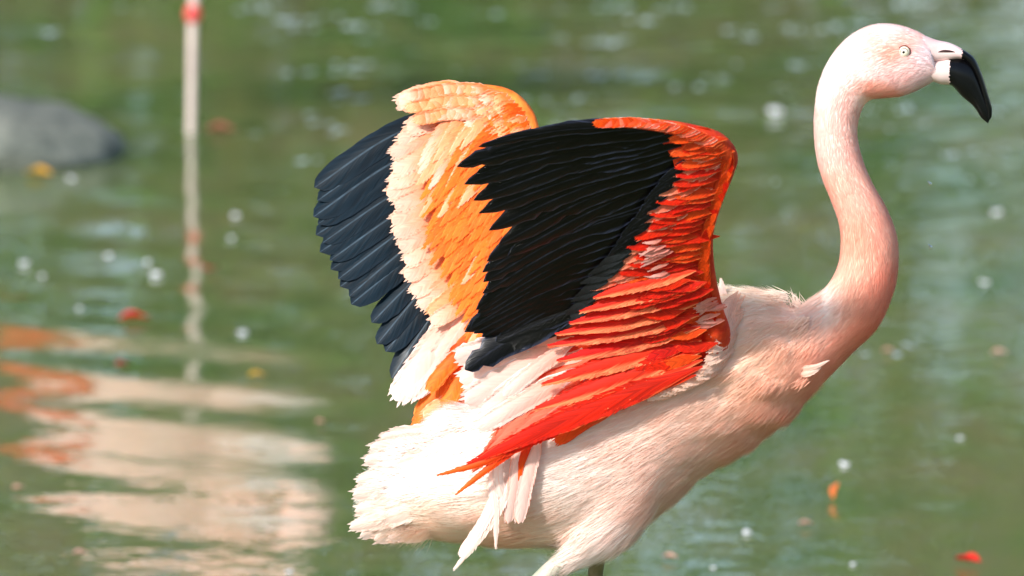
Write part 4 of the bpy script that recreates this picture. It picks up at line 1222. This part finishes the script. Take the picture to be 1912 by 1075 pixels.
m_down = plain_mat('white_down', (0.93, 0.94, 0.97), (0.98, 0.98, 1.0), scale=80, rough=.8, trans=.3)
specks = [(43, 495, 11, 'bright white speck of down at the left edge below the boulder'), (291, 516, 12, 'bright white speck of down left of the reflected pink knee'),
          (453, 625, 12, 'bright white speck of down right of the red leaf'), (203, 480, 9, 'faint white speck of down between the left edge speck and the reflected leg'),
          (440, 405, 10, 'faint white speck of down right of the pale leg reflection'), (80, 518, 8, 'dim speck of down right below the left edge speck'),
          (275, 492, 9, 'dim speck of down just above the bright one beside the reflected knee'), (432, 447, 9, 'dim speck of down under the faint one right of the leg reflection'),
          (1577, 870, 11, 'bright white speck of down below the breast at right'), (135, 336, 9, 'pale speck of down right of the yellow leaf'),
          (148, 578, 7, 'dim speck of down left of the red leaf'), (1393, 997, 11, 'bluish white scrap of down right of the belly'),
          (1592, 1055, 6, 'small white speck of down at the bottom below the orange leaf'), (1332, 1062, 6, 'tiny white speck of down at the bottom right of the pink petal'),
          (540, 1070, 8, 'white speck of down at the bottom edge below the tail'), (1792, 820, 8, 'faint speck of down right of the breast near the right side'),
          (1447, 212, 15, 'round pale speck of down left of the neck near the top'), (1860, 400, 11, 'tall pale speck of down near the right edge beside the neck'),
          (1838, 530, 9, 'pale speck of down right of the neck curve')]
for i, (x, y, r, lab) in enumerate(specks):
    c = on_water(x, y)
    sc_ = (CP[1] - c[1]) / CP[1]
    rad = r * .80 * sc_ / SPAN
    Vs, Fs = [], []
    rr_ = np.random.default_rng(100 + i)
    V, F = ball((0, 0, rad * .35), rad * .6, 12, 8, (1.2, 1.0, .7)); Vs.append((V, F))
    for _ in range(9):
        a = rr_.uniform(0, 6.28); l_ = rad * rr_.uniform(.9, 1.5)
        Vs.append(tube(np.array([(0, 0, rad * .3), (l_ * .6 * math.cos(a), l_ * .6 * math.sin(a), rad * rr_.uniform(.3, .9)), (l_ * math.cos(a), l_ * math.sin(a), rad * rr_.uniform(.1, .8))]), [rad * .22, rad * .16, rad * .03], 6, 2))
    V, F = join(Vs)
    o = mesh_obj('down_tuft', V, F, m_down, label=lab, cat='down tuft', group='specks of white down floating on the pond')
    o.location = (c[0], c[1], 0.0)

# pale domes added as sky glints, scattered over the open water behind
FV, FFc = [], []
fr = np.random.default_rng(77); kf = 0
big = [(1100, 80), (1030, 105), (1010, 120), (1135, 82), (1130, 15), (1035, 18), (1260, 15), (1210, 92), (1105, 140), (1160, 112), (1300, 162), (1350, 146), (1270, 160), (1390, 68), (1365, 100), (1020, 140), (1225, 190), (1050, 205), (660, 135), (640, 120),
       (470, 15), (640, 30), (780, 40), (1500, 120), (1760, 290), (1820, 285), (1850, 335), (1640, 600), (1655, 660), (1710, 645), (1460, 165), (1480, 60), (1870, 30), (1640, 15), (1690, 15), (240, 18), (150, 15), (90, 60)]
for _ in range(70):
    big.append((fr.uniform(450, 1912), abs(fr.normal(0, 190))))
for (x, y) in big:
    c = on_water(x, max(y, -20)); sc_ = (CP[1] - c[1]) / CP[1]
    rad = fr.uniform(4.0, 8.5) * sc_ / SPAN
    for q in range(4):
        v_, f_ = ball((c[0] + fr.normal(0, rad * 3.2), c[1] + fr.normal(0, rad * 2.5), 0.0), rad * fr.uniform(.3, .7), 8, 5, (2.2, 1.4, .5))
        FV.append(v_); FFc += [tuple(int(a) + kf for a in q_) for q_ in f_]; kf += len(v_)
m_glint = plain_mat('pale_sky_glint', (0.56, 0.63, 0.65), (0.66, 0.72, 0.76), scale=80, rough=.3)
mesh_obj('sky_glint_flecks', np.vstack(FV), FFc, m_glint, kind='stuff')

# two drops of water falling beside the neck
k = NT('clear_water_drop')
gl = k.n('ShaderNodeBsdfPrincipled', i_Roughness=0.0, i_IOR=1.333); gl.inputs['Transmission Weight'].default_value = 1.0
k.l(gl.outputs[0], k.out.inputs[0])
for (x, y, lab) in ((1737, 344, 'upper of two tiny water drops falling right of the neck'), (1738, 462, 'lower of two tiny water drops falling right of the neck')):
    parts_ = [ball((0, 0, 0), .0016, 12, 8, (1, 1, 1.35)), ball((-.0018, 0, .0022), .0011, 10, 6)]
    V, F = join(parts_)
    o = mesh_obj('water_drop', V, F, k.m, label=lab, cat='water drop', group='water drops in the air')
    o.location = at(x, y, -20)
print('objects', len(bpy.data.objects))
